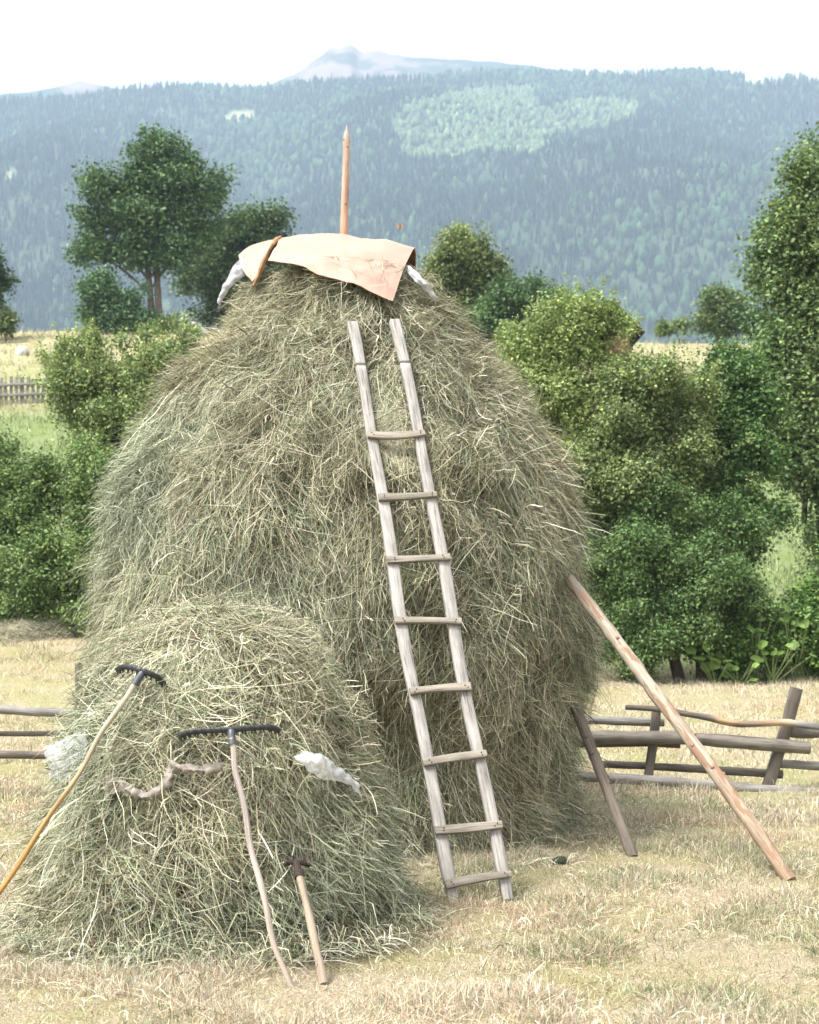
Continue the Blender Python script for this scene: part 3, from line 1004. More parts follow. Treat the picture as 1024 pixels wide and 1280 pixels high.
# big-leaved weeds at the foot of the hedge
def build_weeds():
    r = np.random.default_rng(81)
    for i, (px, py, D, k) in enumerate([(940, 790, 24.0, 12), (960, 765, 24.4, 12), (985, 775, 24.2, 12), (925, 825, 23.6, 11), (1005, 790, 24.3, 10), (895, 822, 23.6, 9), (965, 812, 23.7, 10)]):
        p = P(px, py, D)
        zb = float(zg(p[0], p[1]))
        o = empty('broad_leaved_weed', (p[0], p[1], zb), '', 'plant', 'broad leaved weeds at the hedge foot')
        o['label'] = 'bright broad leaved weed at the foot of the right hedge'
        mb = MB(); sb = MB()
        for j in range(k):
            c = p + r.normal(0, 1, 3) * np.array([.22, .15, .12])
            nrm = unit(np.array([0, -.45, 1]) + r.normal(0, .35, 3))
            a = unit(np.cross(nrm, r.normal(0, 1, 3))); b = np.cross(nrm, a)
            s = r.uniform(.06, .12)
            th = np.linspace(0, 2 * np.pi, 10, endpoint=False)
            rad = s * (1 + .12 * np.cos(3 * th)) * np.where(np.arange(10) == 0, .55, 1)
            V = c + a * (np.cos(th) * rad)[:, None] + b * (np.sin(th) * rad)[:, None] - nrm * (.12 * rad)[:, None]
            V = np.concatenate([V, c[None]])
            q = np.arange(10)
            mb.add(V, np.stack([q, np.roll(q, -1), np.full(10, 10)], -1), np.array([.17, .27, .06]) * math.exp(r.normal(0, .2)))
            sweep(sb, catmull([(p[0] + r.normal(0, .05), p[1], zb - .03), (c[0] * .6 + p[0] * .4, c[1], c[2] * .6 + zb * .4), c], 6), .012, sides=5, col=(.15, .2, .07))
        mb.build('foliage', M_LEAF, o); sb.build('stem', M_LEAF, o)


build_weeds()


# ------------------------------------------------------------------ ladder
def build_ladder():
    o = empty('ladder', (_f[0], _f[1], 0), 'long grey wooden ladder with nailed rungs leaning on the tall haystack', 'ladder')
    r = np.random.default_rng(3)
    grey = np.array([.35, .325, .295])
    rails = {}
    for nm, f, t, sd in (('L', LAD['fl'], LAD['tl'], 2), ('R', LAD['fr'], LAD['tr'], 9)):
        n = 60
        s = np.linspace(0, 1, n)
        s = np.sort(np.concatenate([s, [.9085, .9088, .9125, .9128, .998, 1.0]]))
        pts = f + (t - f) * s[:, None]
        bow = .012 * np.sin(s * 7 + sd) + .006 * np.sin(s * 17 + sd * 2)
        pts = pts + LAD_S * bow[:, None]
        w = .036 + .002 * np.sin(s * 11 + sd)
        d = np.full(len(s), .022)
        notch = (s > .9086) & (s < .9127)
        d[notch] = .013; w[notch] *= .9
        w[s < .06] *= np.linspace(.78, 1, (s < .06).sum())
        w[-2:] *= (.9, .62); d[-1] *= .7
        col = grey * (1 + .10 * (fbm(np.stack([s * 9, 0 * s + sd, 0 * s], -1), sd)[:, None] - .5)) * np.array([1, 1, 1])
        mb = MB()
        sweep(mb, pts, w, d, shape='rect', col=col, ref=LAD_N, rough=.05, seed=sd)
        mb.build('rail', M_OLD, o)
        rails[nm] = (f, t, pts, s)

    def point(nm, py):
        f, t, pts, s = rails[nm]
        yy = HY - FPX * (pts[:, 2] - CAMZ) / pts[:, 1]
        k = np.interp(-py, -yy, s)
        return np.stack([np.interp(k, s, pts[:, c]) for c in range(3)])
    for i, (ya, yb) in enumerate([(547, 545), (625, 622), (703, 700), (779, 780), (867, 862), (955, 946), (1040, 1034), (1107, 1096)]):
        a, b = point('L', ya), point('R', yb)
        e = unit(b - a)
        ov = .036 + r.uniform(.0, .012)
        a2 = a - e * ov + LAD_N * .036; b2 = b + e * (ov - .005) + LAD_N * .036
        s = np.linspace(0, 1, 16)
        pts = a2 + (b2 - a2) * s[:, None] + LAD_U * (.006 * np.sin(s * 3.1) * r.normal())[:, None]
        hh = .024 * (1 + .12 * np.sin(s * 4 + i)) * (1 - .12 * s * (i % 2))
        mb = MB()
        sweep(mb, pts, hh, .013, shape='rect', col=np.array([.29, .255, .205]) * r.uniform(.85, 1.1), ref=LAD_N, rough=.08, seed=20 + i)
        for c in (a, b):
            for k in (-1, 1):
                q = c + LAD_N * .0488 + LAD_U * .008 * k + e * r.uniform(-.012, .012)
                sweep(mb, [q, q + LAD_N * .003], .0045, sides=6, col=(.05, .035, .025), ref=LAD_U, mat=1)
        mb.build('rung', [M_OLD, M_RUST], o)


build_ladder()


# ------------------------------------------------------------------ poles and posts
def pole(name, label, cat, pts, r0, r1, col, mat, rough=.1, knots=0, kcol=(.3, .15, .07), point_tip=False, seed=1, group=None, bend=.01):
    r = np.random.default_rng(seed)
    pts = np.asarray(pts, float)
    n = 48
    q = catmull(pts, n)
    L = np.linalg.norm(q[-1] - q[0])
    s = np.linspace(0, 1, n)
    side = unit(np.cross(q[-1] - q[0], (0, 1, .1)))
    q = q + side * (bend * L * .3 * (fbm(np.stack([s * 4, 0 * s + seed, 0 * s], -1), seed) - .5) * np.sin(s * np.pi))[:, None]
    rr = r0 + (r1 - r0) * s
    if point_tip:
        rr = rr * np.clip((1 - s) / .06, .25, 1)
    cc = np.broadcast_to(np.asarray(col, float), (n, 3)).copy() if np.ndim(col) == 1 else catmull(np.asarray(col, float), n)
    for k in range(knots):
        j = r.integers(3, n - 3)
        rr[j] *= 1.12
    mb = MB()
    sweep(mb, q, rr, sides=14, col=cc, ref=(.2, 1, .1), rough=rough, seed=seed)
    for k in range(knots):
        j = r.integers(4, n - 4)
        d = unit(np.array([r.normal(), -abs(r.normal()) - .3, r.normal()]))
        d = unit(d - unit(q[-1] - q[0]) * (d @ unit(q[-1] - q[0])))
        c = q[j] + d * rr[j] * .7
        sweep(mb, catmull([c, c + d * rr[j] * .45 + np.array([0, 0, .004])], 3), [rr[j] * .42, rr[j] * .36, rr[j] * .22], sides=8, col=np.asarray(kcol), ref=(0.1, .3, 1), rough=.1)
    o = mb.build(name, mat, smooth=True)
    return tag(o, label, cat, group)


pole('stack_pole', 'bare reddish wooden pole sticking out of the top of the tall haystack', 'pole',
     [P(428, 420, 11.2), P(430, 300, 11.2), P(432, 230, 11.2), P(434, 157, 11.2)], .036, .026, [(.52, .30, .19), (.52, .31, .20), (.50, .33, .24), (.47, .36, .29)], M_CLEAN, .08, 4, (.30, .17, .10), True, 4)
pp = [P(712, 724, 10.25), P(730, 748, 10.15), P(815, 860, 9.75), P(900, 975, 9.3), P(988, 1101, 8.87)]
pole('prop_pole', 'long peeled pole with orange patches propping the right side of the tall haystack', 'pole',
     pp, .044, .044, [(.29, .245, .195), (.36, .31, .245), (.37, .305, .23), (.34, .245, .16)], M_PEEL, .2, 5, (.30, .20, .14), False, 6)
pole('prop_post', 'short dark brown post leaning against the foot of the tall haystack, right side', 'post',
     [P(718, 880, 10.5), P(755, 976, 10.1), P(791, 1072, 9.72)], .040, .037, (.165, .135, .105), M_OLD, .14, 4, (.14, .1, .08), False, 8)
pole('stake', 'reddish stake standing between the two haystacks', 'stake',
     [P(452, 893, 9.0), P(458, 925, 8.96), P(471, 982, 8.90), P(496, 1098, 8.82)], .032, .032, [(.09, .055, .045), (.12, .06, .05), (.10, .06, .05)], M_CLEAN, .08, 0, seed=9)


# ------------------------------------------------------------------ fences
def fence(name, label, D, rails, posts, cat='fence'):
    p = P(rails[0][0][0][0], 990, D)
    o = empty(name, (p[0], p[1], 0), label, cat)
    for i, (pp_, r0, r1, col, dd) in enumerate(rails):
        q = catmull([P(a, b, D + dd) for a, b in pp_], 40)
        mb = MB()
        sweep(mb, q, np.linspace(r0, r1, 40), sides=12, col=catmull(np.asarray(col, float), 40) if np.ndim(col) == 2 else col, ref=(.1, 0, 1), rough=.18, seed=50 + i + int(D * 10))
        mb.build('rail', M_OLD, o, smooth=True)
    for i, (pp_, r0, col, dd) in enumerate(posts):
        q = catmull([P(a, b, D + dd) for a, b in pp_], 20)
        mb = MB()
        sweep(mb, q, r0, r0 * .8, shape='rect', col=col, ref=(0, 1, 0), rough=.12, seed=80 + i)
        mb.build('post', M_OLD, o)
    return o


G1, G2, G3 = (.25, .235, .21), (.195, .172, .145), (.15, .128, .105)
fence('rail_fence', 'rustic weathered log fence with a leaning post right of the tall haystack', 13.4,
      [([(660, 917), (735, 921), (840, 922), (925, 928), (1012, 935)], .060, .062, G2, -.07),
       ([(660, 926), (735, 929), (800, 928), (850, 930)], .045, .04, G3, .09),
       ([(640, 898), (735, 900), (830, 903)], .042, .04, G1, .09),
       ([(782, 884), (818, 886), (850, 891), (885, 897), (905, 902), (930, 905), (980, 903), (1000, 906), (1050, 911)], .026, .036, [G3, G3, G3, G3, (.5, .33, .2), (.2, .15, .11), (.5, .36, .24), G1, G2], -.10),
       ([(977, 914), (1010, 916), (1060, 915)], .052, .05, G2, .09),
       ([(748, 955), (820, 958), (900, 963), (978, 968)], .034, .042, G3, .08),
       ([(970, 954), (1010, 957), (1070, 959)], .042, .04, G1, .10),
       ([(650, 962), (735, 971), (850, 978), (960, 988), (1070, 994)], .045, .050, G1, -.08)],
      [([(821, 886), (816, 930), (807, 995)], .040, G3, .0), ([(996, 860), (984, 905), (957, 992)], .052, G3, .0)])
fence('rail_fence', 'grey log fence left of the haystacks, ending at a dark upright post', 12.9,
      [([(-120, 880), (0, 887), (50, 890), (104, 892)], .040, .040, G1, -.06), ([(-120, 917), (0, 917), (60, 917), (120, 916)], .024, .026, G3, .05), ([(-120, 942), (0, 943), (60, 944), (130, 944)], .038, .036, G3, -.05)],
      [([(98, 829), (100, 900), (101, 1008)], .030, G3, .03)])


def slat_fence(name, label, xs, D0, D1, h, gapw, col, seed):
    r = np.random.default_rng(seed)
    o = None
    x0, x1 = xs
    n = int(abs((x1 - x0) / FPX * D0) / gapw)
    o = empty(name, (*bx(x0, D0), float(zg(*bx(x0, D0)))), label, 'fence')
    for i in range(n):
        t = i / max(n - 1, 1)
        D = D0 + (D1 - D0) * t
        x = (x0 + (x1 - x0) * t - CX) / FPX * D
        z = float(zg(x, D))
        hh = h * r.uniform(.85, 1.1)
        mb = MB()
        sweep(mb, [(x + r.normal(0, .03), D, z - .1), (x, D, z + hh * .5), (x + r.normal(0, .03), D, z + hh)], .055 if i % 5 else .08, .02, shape='rect', col=np.asarray(col) * r.uniform(.7, 1.2), ref=(0, 1, 0))
        mb.build('picket' if i % 5 else 'post', M_OLD, o)
    for k in (.35, .75):
        pts = []
        for t in np.linspace(0, 1, 12):
            D = D0 + (D1 - D0) * t
            x = (x0 + (x1 - x0) * t - CX) / FPX * D
            pts.append((x, D - .06, float(zg(x, D)) + h * k))
        sweep_mb = MB()
        sweep(sweep_mb, pts, .05, .03, shape='rect', col=col, ref=(0, 1, 0))
        sweep_mb.build('rail', M_OLD, o)
    return o


slat_fence('picket_fence', 'grey picket fence across the slope on the left', (-40, 75), 53.5, 53.8, .98, .19, (.24, .23, .21), 3)
slat_fence('picket_fence', 'dark picket fence half hidden by the tall tree on the right', (928, 985), 66, 66.5, .95, .22, (.16, .14, .13), 4)


# ------------------------------------------------------------------ draped sheets
def grid_sheet(mb, ctrl, nu, nv, thick, top=0, bot=1, wr=.004, seed=0, colt=(.8, .7, .6), colb=(.3, .2, .1), freq=6):
    ctrl = np.asarray(ctrl, float)          # rows x cols x 3
    g = catmull(ctrl, nu)
    g = np.swapaxes(catmull(np.swapaxes(g, 0, 1), nv), 0, 1)
    du = np.gradient(g, axis=1); dv = np.gradient(g, axis=0)
    nrm = unit(np.cross(dv, du))
    g = g + nrm * (wr * 2 * (fbm(g * freq, seed, 4) - .5))[..., None]
    n, m = g.shape[:2]
    i = np.arange(n * m).reshape(n, m)
    F = np.stack([i[:-1, :-1], i[:-1, 1:], i[1:, 1:], i[1:, :-1]], -1).reshape(-1, 4)
    hi = g + nrm * thick / 2; lo = g - nrm * thick / 2
    mb.add(hi, F, colt, mat=top)
    mb.add(lo, F[:, ::-1], colb, mat=bot)
    ring = np.concatenate([i[0, :], i[1:, -1], i[-1, -2::-1], i[-2:0:-1, 0]])
    A = hi.reshape(-1, 3)[ring]; B = lo.reshape(-1, 3)[ring]
    k = len(ring)
    q = np.arange(k)
    mb.add(np.concatenate([A, B]), np.stack([q, np.roll(q, -1), np.roll(q, -1) + k, q + k], -1), colb, mat=bot)


def build_cover():
    mb = MB()
    P_ = P
    back = [P_(352, 316, 11.5), P_(380, 316, 11.6), P_(412, 316, 11.65), P_(450, 322, 11.65), P_(490, 332, 11.6), P_(520, 343, 11.5)]
    crest2 = [P_(353, 300, 11.25), P_(378, 298, 11.3), P_(410, 296, 11.3), P_(450, 301, 11.3), P_(490, 307, 11.3), P_(519, 314, 11.25)]
    crest = [P_(351, 298, 10.9), P_(377, 296, 10.9), P_(410, 294, 10.9), P_(450, 299, 10.9), P_(490, 305, 10.9), P_(518, 311, 10.95)]
    mid = [P_(343, 312, 10.55), P_(372, 313, 10.46), P_(407, 318, 10.40), P_(446, 326, 10.36), P_(482, 334, 10.38), P_(506, 333, 10.5)]
    low = [P_(335, 326, 10.42), P_(372, 331, 10.28), P_(400, 343, 10.2), P_(434, 352, 10.14), P_(466, 366, 10.08), P_(491, 377, 10.08)]
    grid_sheet(mb, [back, crest2, crest, mid, low], 50, 80, .006, 0, 1, .022, 3, (.40, .265, .205), (.27, .15, .07), 6)
    o = mb.build('cover_sheet', [M_SHEET, M_SHEETB], smooth=True)
    tag(o, 'faded peach sheet with brown underside draped over the top of the tall haystack', 'sheet')
    f = MB()
    crest = [P_(298, 319, 11.05), P_(312, 309, 11.1), P_(332, 302, 11.1), P_(350, 298, 11.02)]
    m1 = [P_(300, 326, 10.9), P_(311, 322, 10.88), P_(324, 318, 10.84), P_(338, 313, 10.76)]
    m2 = [P_(303, 336, 10.78), P_(310, 336, 10.72), P_(320, 334, 10.68), P_(332, 328, 10.64)]
    lo = [P_(309, 345, 10.58), P_(312, 348, 10.52), P_(316, 352, 10.48), P_(321, 346, 10.46)]
    bk = [P_(300, 335, 11.4), P_(315, 325, 11.5), P_(334, 318, 11.5), P_(350, 315, 11.4)]
    grid_sheet(f, [bk, crest, m1, m2, lo], 30, 30, .006, 0, 1, .010, 4, (.39, .26, .195), (.27, .15, .07), 7)
    # curled torn edge showing the brown side
    a = np.array([P_(353, 296, 10.86), P_(347, 302, 10.74), P_(338, 312, 10.52), P_(333, 328, 10.44), P_(327, 342, 10.42), P_(318, 358, 10.40)])
    w = np.array([.02, .035, .015, .04, .03, .012])[:, None] * np.array([-.8, -.45, .35])
    grid_sheet(f, np.stack([a, a + w * .5 - np.array([0, .015, 0]), a + w], 0), 8, 30, .005, 1, 1, .006, 5, (.34, .20, .11), (.27, .15, .07), 9)
    f.build('torn_flap', [M_SHEET, M_SHEETB], o, smooth=True)
    # white liner sheet under the cover, its two ends hanging out
    g = MB()
    path = [(273, 386, 10.94), (278, 370, 10.86), (288, 353, 10.82), (302, 336, 10.82), (330, 322, 11.1), (410, 312, 11.2), (480, 322, 11.1), (506, 334, 10.62), (523, 349, 10.44), (537, 364, 10.46), (545, 378, 10.52)]
    wid = [.012, .035, .06, .12, .12, .12, .12, .05, .055, .04, .012]
    c = np.array([P_(*q) for q in path])
    T = unit(np.gradient(c, axis=0))
    s_ = unit(np.cross(T, np.array([0, 1, .25])))
    s_ = s_ * np.where(s_[:, 2:3] > 0, 1, -1)
    w = np.array(wid)[:, None]
    fwd = np.array([0, -1, 0])
    grid_sheet(g, np.stack([c + s_ * w * .5, c + fwd * .018, c - s_ * w * .5 + fwd * .012], 0), 8, 70, .003, 0, 0, .035, 6, (.58, .585, .61), (.58, .585, .61), 26)
    tag(g.build('white_liner', M_CLOTH, smooth=True), 'white cloth liner peeping out both sides under the peach cover sheet', 'cloth')


build_cover()


# scraps of film and sacking on the small stack
def scrap(name, label, cat, rows, mat, col, wr, seed, n=(24, 30), freq=16, sink=.015):
    mb = MB()
    grid_sheet(mb, [[P(q[0], q[1], q[2] + sink) for q in row] for row in rows], n[0], n[1], .0015, 0, 0, wr, seed, col, col, freq)
    tag(mb.build(name, mat, smooth=True), label, cat)


scrap('plastic_film', 'crumpled clear plastic film poking out of the small haystack, left flank', 'plastic film',
      [[(50, 932, 7.45), (70, 930, 7.36), (88, 918, 7.30), (106, 914, 7.2)], [(56, 945, 7.42), (72, 944, 7.28), (90, 938, 7.22), (110, 936, 7.12)],
       [(60, 958, 7.38), (76, 960, 7.24), (94, 962, 7.16), (108, 958, 7.06)], [(62, 970, 7.36), (78, 976, 7.24), (96, 980, 7.14), (106, 974, 7.06)]], M_FILM, (.80, .82, .84), .022, 3, (30, 40), 24)
scrap('plastic_film', 'torn white plastic film hanging on the small haystack, right flank', 'plastic film',
      [[(366, 946, 6.95), (384, 940, 6.90), (402, 942, 6.90), (414, 950, 6.92), (432, 964, 6.98), (446, 976, 7.05)],
       [(372, 950, 6.88), (388, 952, 6.84), (402, 956, 6.84), (416, 964, 6.88), (434, 974, 6.94), (448, 984, 7.02)],
       [(380, 956, 6.90), (392, 968, 6.86), (404, 974, 6.86), (418, 976, 6.90), (438, 982, 6.95), (451, 997, 7.02)]], M_FILM, (.82, .82, .82), .026, 4, (30, 50), 26)
scrap('sacking_strip', 'strip of pale grey brown sacking sagging across the small haystack', 'sacking',
      [[(128, 972, 7.0), (140, 968, 6.93), (160, 980, 6.87), (182, 990, 6.84), (204, 970, 6.84), (214, 951, 6.84), (240, 956, 6.82), (262, 957, 6.82), (280, 953, 6.84)],
       [(130, 980, 6.96), (142, 976, 6.89), (160, 988, 6.83), (184, 997, 6.80), (208, 978, 6.80), (218, 960, 6.80), (240, 963, 6.79), (262, 963, 6.79), (279, 959, 6.82)],
       [(134, 1006, 6.96), (144, 992, 6.90), (160, 992, 6.86), (186, 1001, 6.83), (212, 984, 6.83), (221, 966, 6.83), (240, 968, 6.82), (262, 968, 6.82), (279, 964, 6.84)]], M_SACK, (.46, .41, .35), .04, 5, (16, 90), 26, .01)


# ------------------------------------------------------------------ rakes and the fork
def rake(label, head, hp, hr, hcol, teeth, seed, tdir=(0, .9, -.4), tl=1.):
    hp = [q - np.array([0, .045, 0]) for q in hp[:-1]] + [hp[-1]]
    head = [q - np.array([0, .045, 0]) for q in head]
    o = empty('hay_rake', hp[-1], label, 'rake')
    mb = MB()
    q = catmull(hp, 40)
    s = np.linspace(0, 1, 40)
    q = q + unit(np.cross(q[-1] - q[0], (0, 1, 0))) * (.006 * np.sin(s * 9 + seed) + .005 * np.sin(s * 21))[:, None]
    sweep(mb, q, hr * (1 + .06 * np.sin(s * 13)), sides=10, col=catmull(np.asarray(hcol, float), 40), ref=(.1, 1, .1), rough=.10, seed=seed)
    mb.build('handle', M_CLEAN, o, smooth=True)
    hb = MB()
    hq = catmull(head, 40)
    black = (.014, .015, .017)
    sweep(hb, hq, .013, .016, shape='rect', col=black, ref=(0, 1, 0))
    ax = unit(hp[0] - hp[1])
    td = unit(np.array(tdir))
    for i in np.linspace(0.5, 38.5, teeth).astype(int):
        b = hq[i]
        sweep(hb, catmull([b + td * .004, b + td * .03 * tl, b + td * .062 * tl + np.array([0, 0, -.004])], 5), np.linspace(.0075, .004, 5), sides=6, col=black, ref=(1, 0, 0))
        sweep(hb, [b - np.array([0, .012, -.006]), b - np.array([0, .018, -.006])], .006, sides=6, col=(.03, .03, .033), ref=(1, 0, 0))
    hb.build('head', M_BLACK, o)
    sb = MB()
    m = hq[20]
    sweep(sb, catmull([m + ax * .004, m * .5 + hp[0] * .5, hp[0] - ax * .035], 8), [.013, .015, .017, .018, .0185, .019, .019, .020], sides=12, col=(.055, .06, .068), ref=(.1, 1, .1))
    for k in (-1, 1):
        e = hq[20 + 5 * k]
        sweep(sb, [e, m * .5 + hp[0] * .5], .006, sides=6, col=(.05, .055, .06), ref=(.1, 1, .1))
    sb.build('socket', M_BLACK, o, smooth=True)


rake('hay rake with wide black head and grey handle on the front of the small haystack',
     [P(227, 919, 6.84), P(240, 914, 6.81), P(262, 912, 6.80), P(289, 911, 6.79), P(315, 909, 6.80), P(338, 908, 6.81), P(350, 912, 6.84)],
     [P(290.5, 921, 6.76), P(300, 970, 6.72), P(313, 1050, 6.60), P(338, 1150, 6.46), P(365, 1237, 6.36)], .0145,
     [(.44, .38, .32), (.36, .31, .27), (.38, .32, .28), (.46, .38, .31), (.44, .36, .29)], 26, 3)
rake('hay rake with curved black head and orange varnished handle, left on the small haystack',
     [P(150, 836, 7.13), P(157, 833, 7.09), P(168, 834, 7.06), P(180, 838, 7.03), P(193, 843, 7.03), P(202, 848, 7.05), P(208, 856, 7.09)],
     [P(176, 848, 7.02), P(125, 922, 6.93), P(72, 1010, 6.86), P(0, 1119, 6.79), P(-58, 1207, 6.75)], .0125,
     [(.50, .45, .35), (.48, .41, .29), (.45, .29, .13), (.42, .22, .07), (.42, .22, .07)], 13, 5, (0, -.25, -1), .42)


def build_fork():
    hp = [P(374, 1092, 6.72), P(383, 1130, 6.64), P(394, 1180, 6.54), P(405, 1230, 6.44)]
    o = empty('hay_fork', hp[-1], 'short thick handled fork with its rusty head pushed into the small haystack', 'fork')
    mb = MB()
    q = catmull(hp, 30)
    s = np.linspace(0, 1, 30)
    sweep(mb, q, .017 + .004 * s + .0015 * np.sin(s * 15), sides=12, col=(.34, .27, .20), ref=(.1, 1, .1), rough=.14, seed=12)
    mb.build('handle', M_CLEAN, o, smooth=True)
    mb = MB()
    sweep(mb, catmull([P(370, 1078, 6.78), P(372.5, 1088, 6.74), P(374.5, 1097, 6.71)], 8), np.linspace(.017, .024, 8), sides=12, col=(.04, .026, .022), ref=(.1, 1, .1), rough=.05)
    sweep(mb, catmull([P(357, 1080, 6.84), P(364, 1078, 6.81), P(376, 1078, 6.81), P(386, 1081, 6.84)], 10), .010, .014, shape='rect', col=(.03, .02, .018), ref=(0, 1, 0))
    d = P(366, 1060, 7.1) - P(370, 1077, 6.77)
    for px in (357, 366, 377, 386):
        a = P(px, 1080, 6.80)
        sweep(mb, catmull([a, a + d * .5 + np.array([0, 0, .02]), a + d], 6), np.linspace(.006, .003, 6), sides=6, col=(.09, .06, .05), ref=(1, 0, .2))
    mb.build('head', M_RUST, o, smooth=True)


build_fork()


# ------------------------------------------------------------------ hut, stones, mound, clod, moth
def build_hut():
    D = 66.0
    cx, cy = bx(761, D)
    z0 = float(zg(cx, cy)) - .3
    o = empty('hut', (cx, cy, z0), 'small wooden hut with a dark brown gable roof half hidden behind the pale bush', 'hut')
    wx, wy = .72, 1.6
    zt = P(0, 412, D)[2]; zrid = P(0, 390, D)[2]
    b = MB()
    c = (.20, .105, .065)
    V = [(cx - wx, cy - wy, z0), (cx + wx, cy - wy, z0), (cx + wx, cy - wy, zt), (cx, cy - wy, zrid - .05), (cx - wx, cy - wy, zt),
         (cx - wx, cy + wy, z0), (cx + wx, cy + wy, z0), (cx + wx, cy + wy, zt), (cx, cy + wy, zrid - .05), (cx - wx, cy + wy, zt)]
    b.add(V, [[0, 1, 2, 3, 4][:4]], c); b.add([V[0], V[3], V[4]], [[0, 1, 2]], c)
    b.add([V[5], V[6], V[7], V[8]], [[3, 2, 1, 0]], c); b.add([V[5], V[8], V[9]], [[2, 1, 0]], c)
    b.add([V[1], V[6], V[7], V[2]], [[0, 1, 2, 3]], c); b.add([V[0], V[4], V[9], V[5]], [[0, 1, 2, 3]], c)
    b.build('wall', M_OLD, o)
    for sgn in (-1, 1):
        rb = MB()
        e = np.array([cx + sgn * (wx + .62), cy, zt - (zrid - zt) * .62 / wx * .75]); t = np.array([cx, cy, zrid])
        s = np.linspace(0, 1, 4)[:, None]
        pts = t + (e - t) * s
        sweep(rb, pts, wy + .45, .05, shape='rect', col=(.06, .035, .028), ref=unit(np.array([sgn * .5, 0, 1.])))
        rb.build('roof', M_OLD, o)


build_hut()


def stone(name, label, px, D, r0, col, seed, cat='stone', mat=None):
    r = np.random.default_rng(seed)
    x, y = bx(px, D)
    z = float(zg(x, y))
    n, m = 14, 20
    th = np.linspace(0, np.pi, n)[:, None]; ph = np.linspace(0, 2 * np.pi, m, endpoint=False)[None]
    d = np.stack([np.sin(th) * np.cos(ph), np.sin(th) * np.sin(ph), np.cos(th) + 0 * ph], -1)
    k = 1 + .7 * (fbm(d * 1.4 + seed, seed, 3) - .5)
    V = d * k[..., None] * np.asarray(r0) + np.array([x, y, z + r0[2] * .3])
    i = np.arange(n * m).reshape(n, m)
    F = np.stack([i[:-1], i[1:], np.roll(i[1:], -1, 1), np.roll(i[:-1], -1, 1)], -1).reshape(-1, 4)
    tag(MB().add(V, F, col).build(name, mat or M_STONE, smooth=True), label, cat)


stone('stone', 'small pale stone lying in the dry field on the left', 27, 66, (.30, .25, .32), (.5, .5, .48), 3)
stone('boulder', 'grey boulder on the crest beside the light green bush', 243, 74, (.75, .6, .5), (.36, .34, .31), 4)
stone('clod', 'dark clod of earth on the ground by the foot of the tall haystack', 700, 9.45, (.05, .05, .035), (.035, .045, .03), 5, 'clod')


def build_mound():
    st = Stack(bx(12, 25.6)[0], 25.6, [(0, 1.05), (.5, 1.02), (1.0, .9), (1.4, .72), (1.6, .5)], .06, 31)
    zz = float(zg(st.ax, st.ay))
    st.Zz = st.Zz - st.Zz.min() + zz - .15
    st.Zz = zz - .15 + (st.Zz - st.Zz.min()) * .75
    o = build_stack('hay_mound', st, 420, 26, .4, 1.6, [.3, .2, .1, .0, .3, .15], 103)
    tag(o, 'low flattened mound of pale hay far back at the left edge', 'hay mound')


build_mound()


def build_moth():
    c = P(500, 283, 9.0)
    mb = MB()
    sweep(mb, catmull([c + np.array([0, 0, -.018]), c, c + np.array([0, 0, .018])], 6), [.002, .004, .005, .005, .004, .002], sides=6, col=(.2, .14, .1), ref=(0, 1, 0))
    o = mb.build('moth', M_BARK)
    tag(o, 'small brown moth in the air above the cover sheet', 'moth')
    for sg, col in ((-1, (.45, .33, .28)), (1, (.28, .19, .14))):
        q = np.array([(0, 0, .01), (.017, -.006, .024), (.022, -.008, .0), (.014, -.005, -.022), (0, 0, -.008)]) * np.array([sg, 1, 1]) + c
        q2 = q + np.array([0, .0012, 0])
        w = MB()
        i = np.arange(5)
        w.add(np.concatenate([q, q2]), np.stack([i, np.roll(i, -1), np.roll(i, -1) + 5, i + 5], -1), col)
        w.add(q, [[0, 1, 2, 3, 4]], col); w.add(q2, [[4, 3, 2, 1, 0]], col)
        w.build('wing', M_BARK, o)


build_moth()


# ------------------------------------------------------------------ haze
def build_haze():
    x0, x1, y0, y1, z0, z1 = -2600, 2600, -60, 2960, -75, 1150
    V = [(x0, y0, z0), (x1, y0, z0), (x1, y1, z0), (x0, y1, z0), (x0, y0, z1), (x1, y0, z1), (x1, y1, z1), (x0, y1, z1)]
    F = [[3, 2, 1, 0], [4, 5, 6, 7], [0, 1, 5, 4], [1, 2, 6, 5], [2, 3, 7, 6], [3, 0, 4, 7]]
    m, nt, out = newmat('summer_haze')
    v = N(nt, 'ShaderNodeVolumePrincipled')
    v.inputs['Color'].default_value = (.61, .77, .97, 1)
    v.inputs['Density'].default_value = HAZE
    v.inputs['Anisotropy'].default_value = 0.0
    nt.links.new(v.outputs[0], out.inputs['Volume'])
    tag(MB().add(V, F).build('haze', m), 'thin bluish summer haze over the valley', 'haze', kind='stuff')


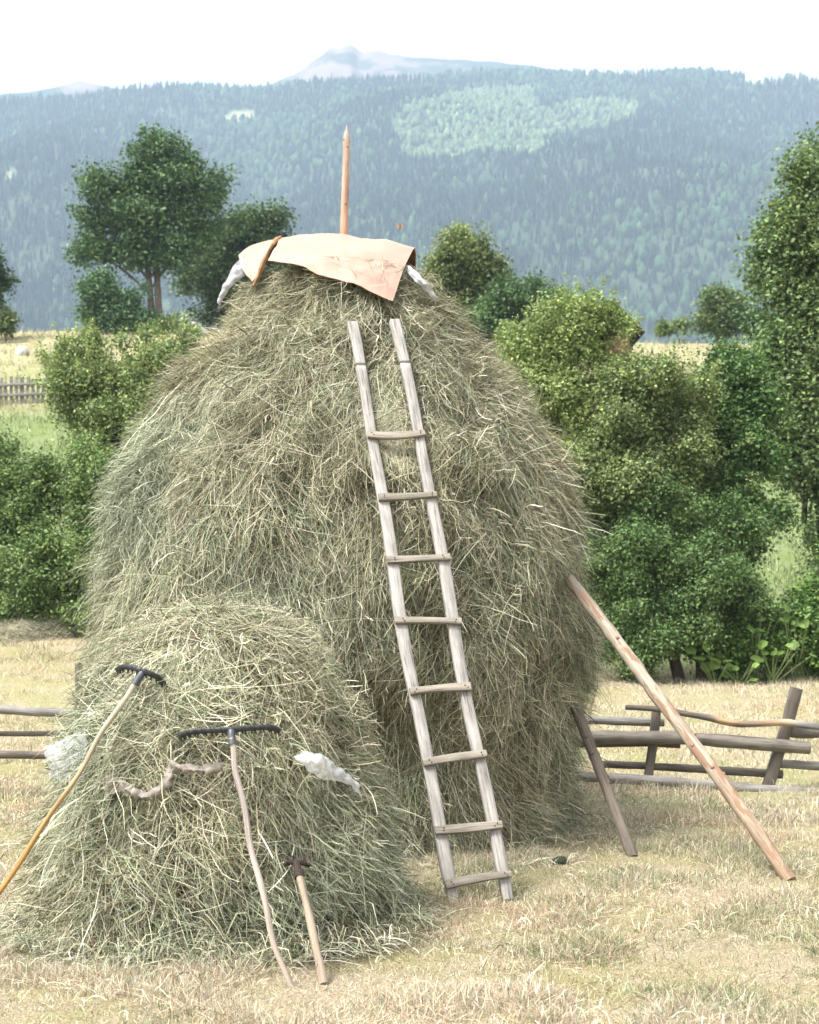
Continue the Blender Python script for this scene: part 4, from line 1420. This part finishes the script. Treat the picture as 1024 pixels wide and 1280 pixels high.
HAZE = .00026
build_haze()

# ------------------------------------------------------------------ light, sky, camera
EL, AZ = R(60), R(238)          # azimuth clockwise from +Y: behind the camera, to the left
w = bpy.data.worlds.new('World')
SC.world = w
w.use_nodes = True
nt = w.node_tree
nt.nodes.clear()
sky = N(nt, 'ShaderNodeTexSky')
sky.sky_type = 'NISHITA'
sky.sun_disc = False
sky.sun_elevation = EL
sky.sun_rotation = AZ
sky.air_density = 1.0
sky.dust_density = 4.0
sky.ozone_density = 1.0
hs = N(nt, 'ShaderNodeHueSaturation', i_Saturation=.14)
bg = N(nt, 'ShaderNodeBackground', i_Strength=.135)
wo = N(nt, 'ShaderNodeOutputWorld')
nt.links.new(sky.outputs[0], hs.inputs['Color']); nt.links.new(hs.outputs[0], bg.inputs[0]); nt.links.new(bg.outputs[0], wo.inputs[0])

sd = bpy.data.lights.new('sun', 'SUN')
sd.energy = 2.1
sd.angle = R(18)
sd.color = (1, .98, .95)
so = bpy.data.objects.new('sun', sd)
COL.objects.link(so)
dirv = np.array([math.sin(AZ) * math.cos(EL), math.cos(AZ) * math.cos(EL), math.sin(EL)])
from mathutils import Vector
so.rotation_euler = Vector(dirv).to_track_quat('Z', 'Y').to_euler()

cd = bpy.data.cameras.new('camera')
cam = bpy.data.objects.new('camera', cd)
COL.objects.link(cam)
cam.location = (0, 0, CAMZ)
cam.rotation_euler = (R(90), 0, 0)
cd.sensor_fit = 'VERTICAL'
cd.sensor_height = 36
cd.sensor_width = 28.8
cd.lens = 36 * FPX / 1280
cd.shift_y = (HY - 640) / 1280
cd.clip_end = 20000
cd.dof.use_dof = True
cd.dof.focus_distance = 8.6
cd.dof.aperture_fstop = 4.5
SC.camera = cam

vs = SC.view_settings
vs.view_transform = 'Standard'
vs.look = 'None'
vs.exposure = 1.58
vs.gamma = 1
SC.render.film_transparent = False
cy = SC.cycles
cy.max_bounces = 7
cy.diffuse_bounces = 2
cy.transparent_max_bounces = 8
cy.volume_bounces = 1
cy.use_denoising = True
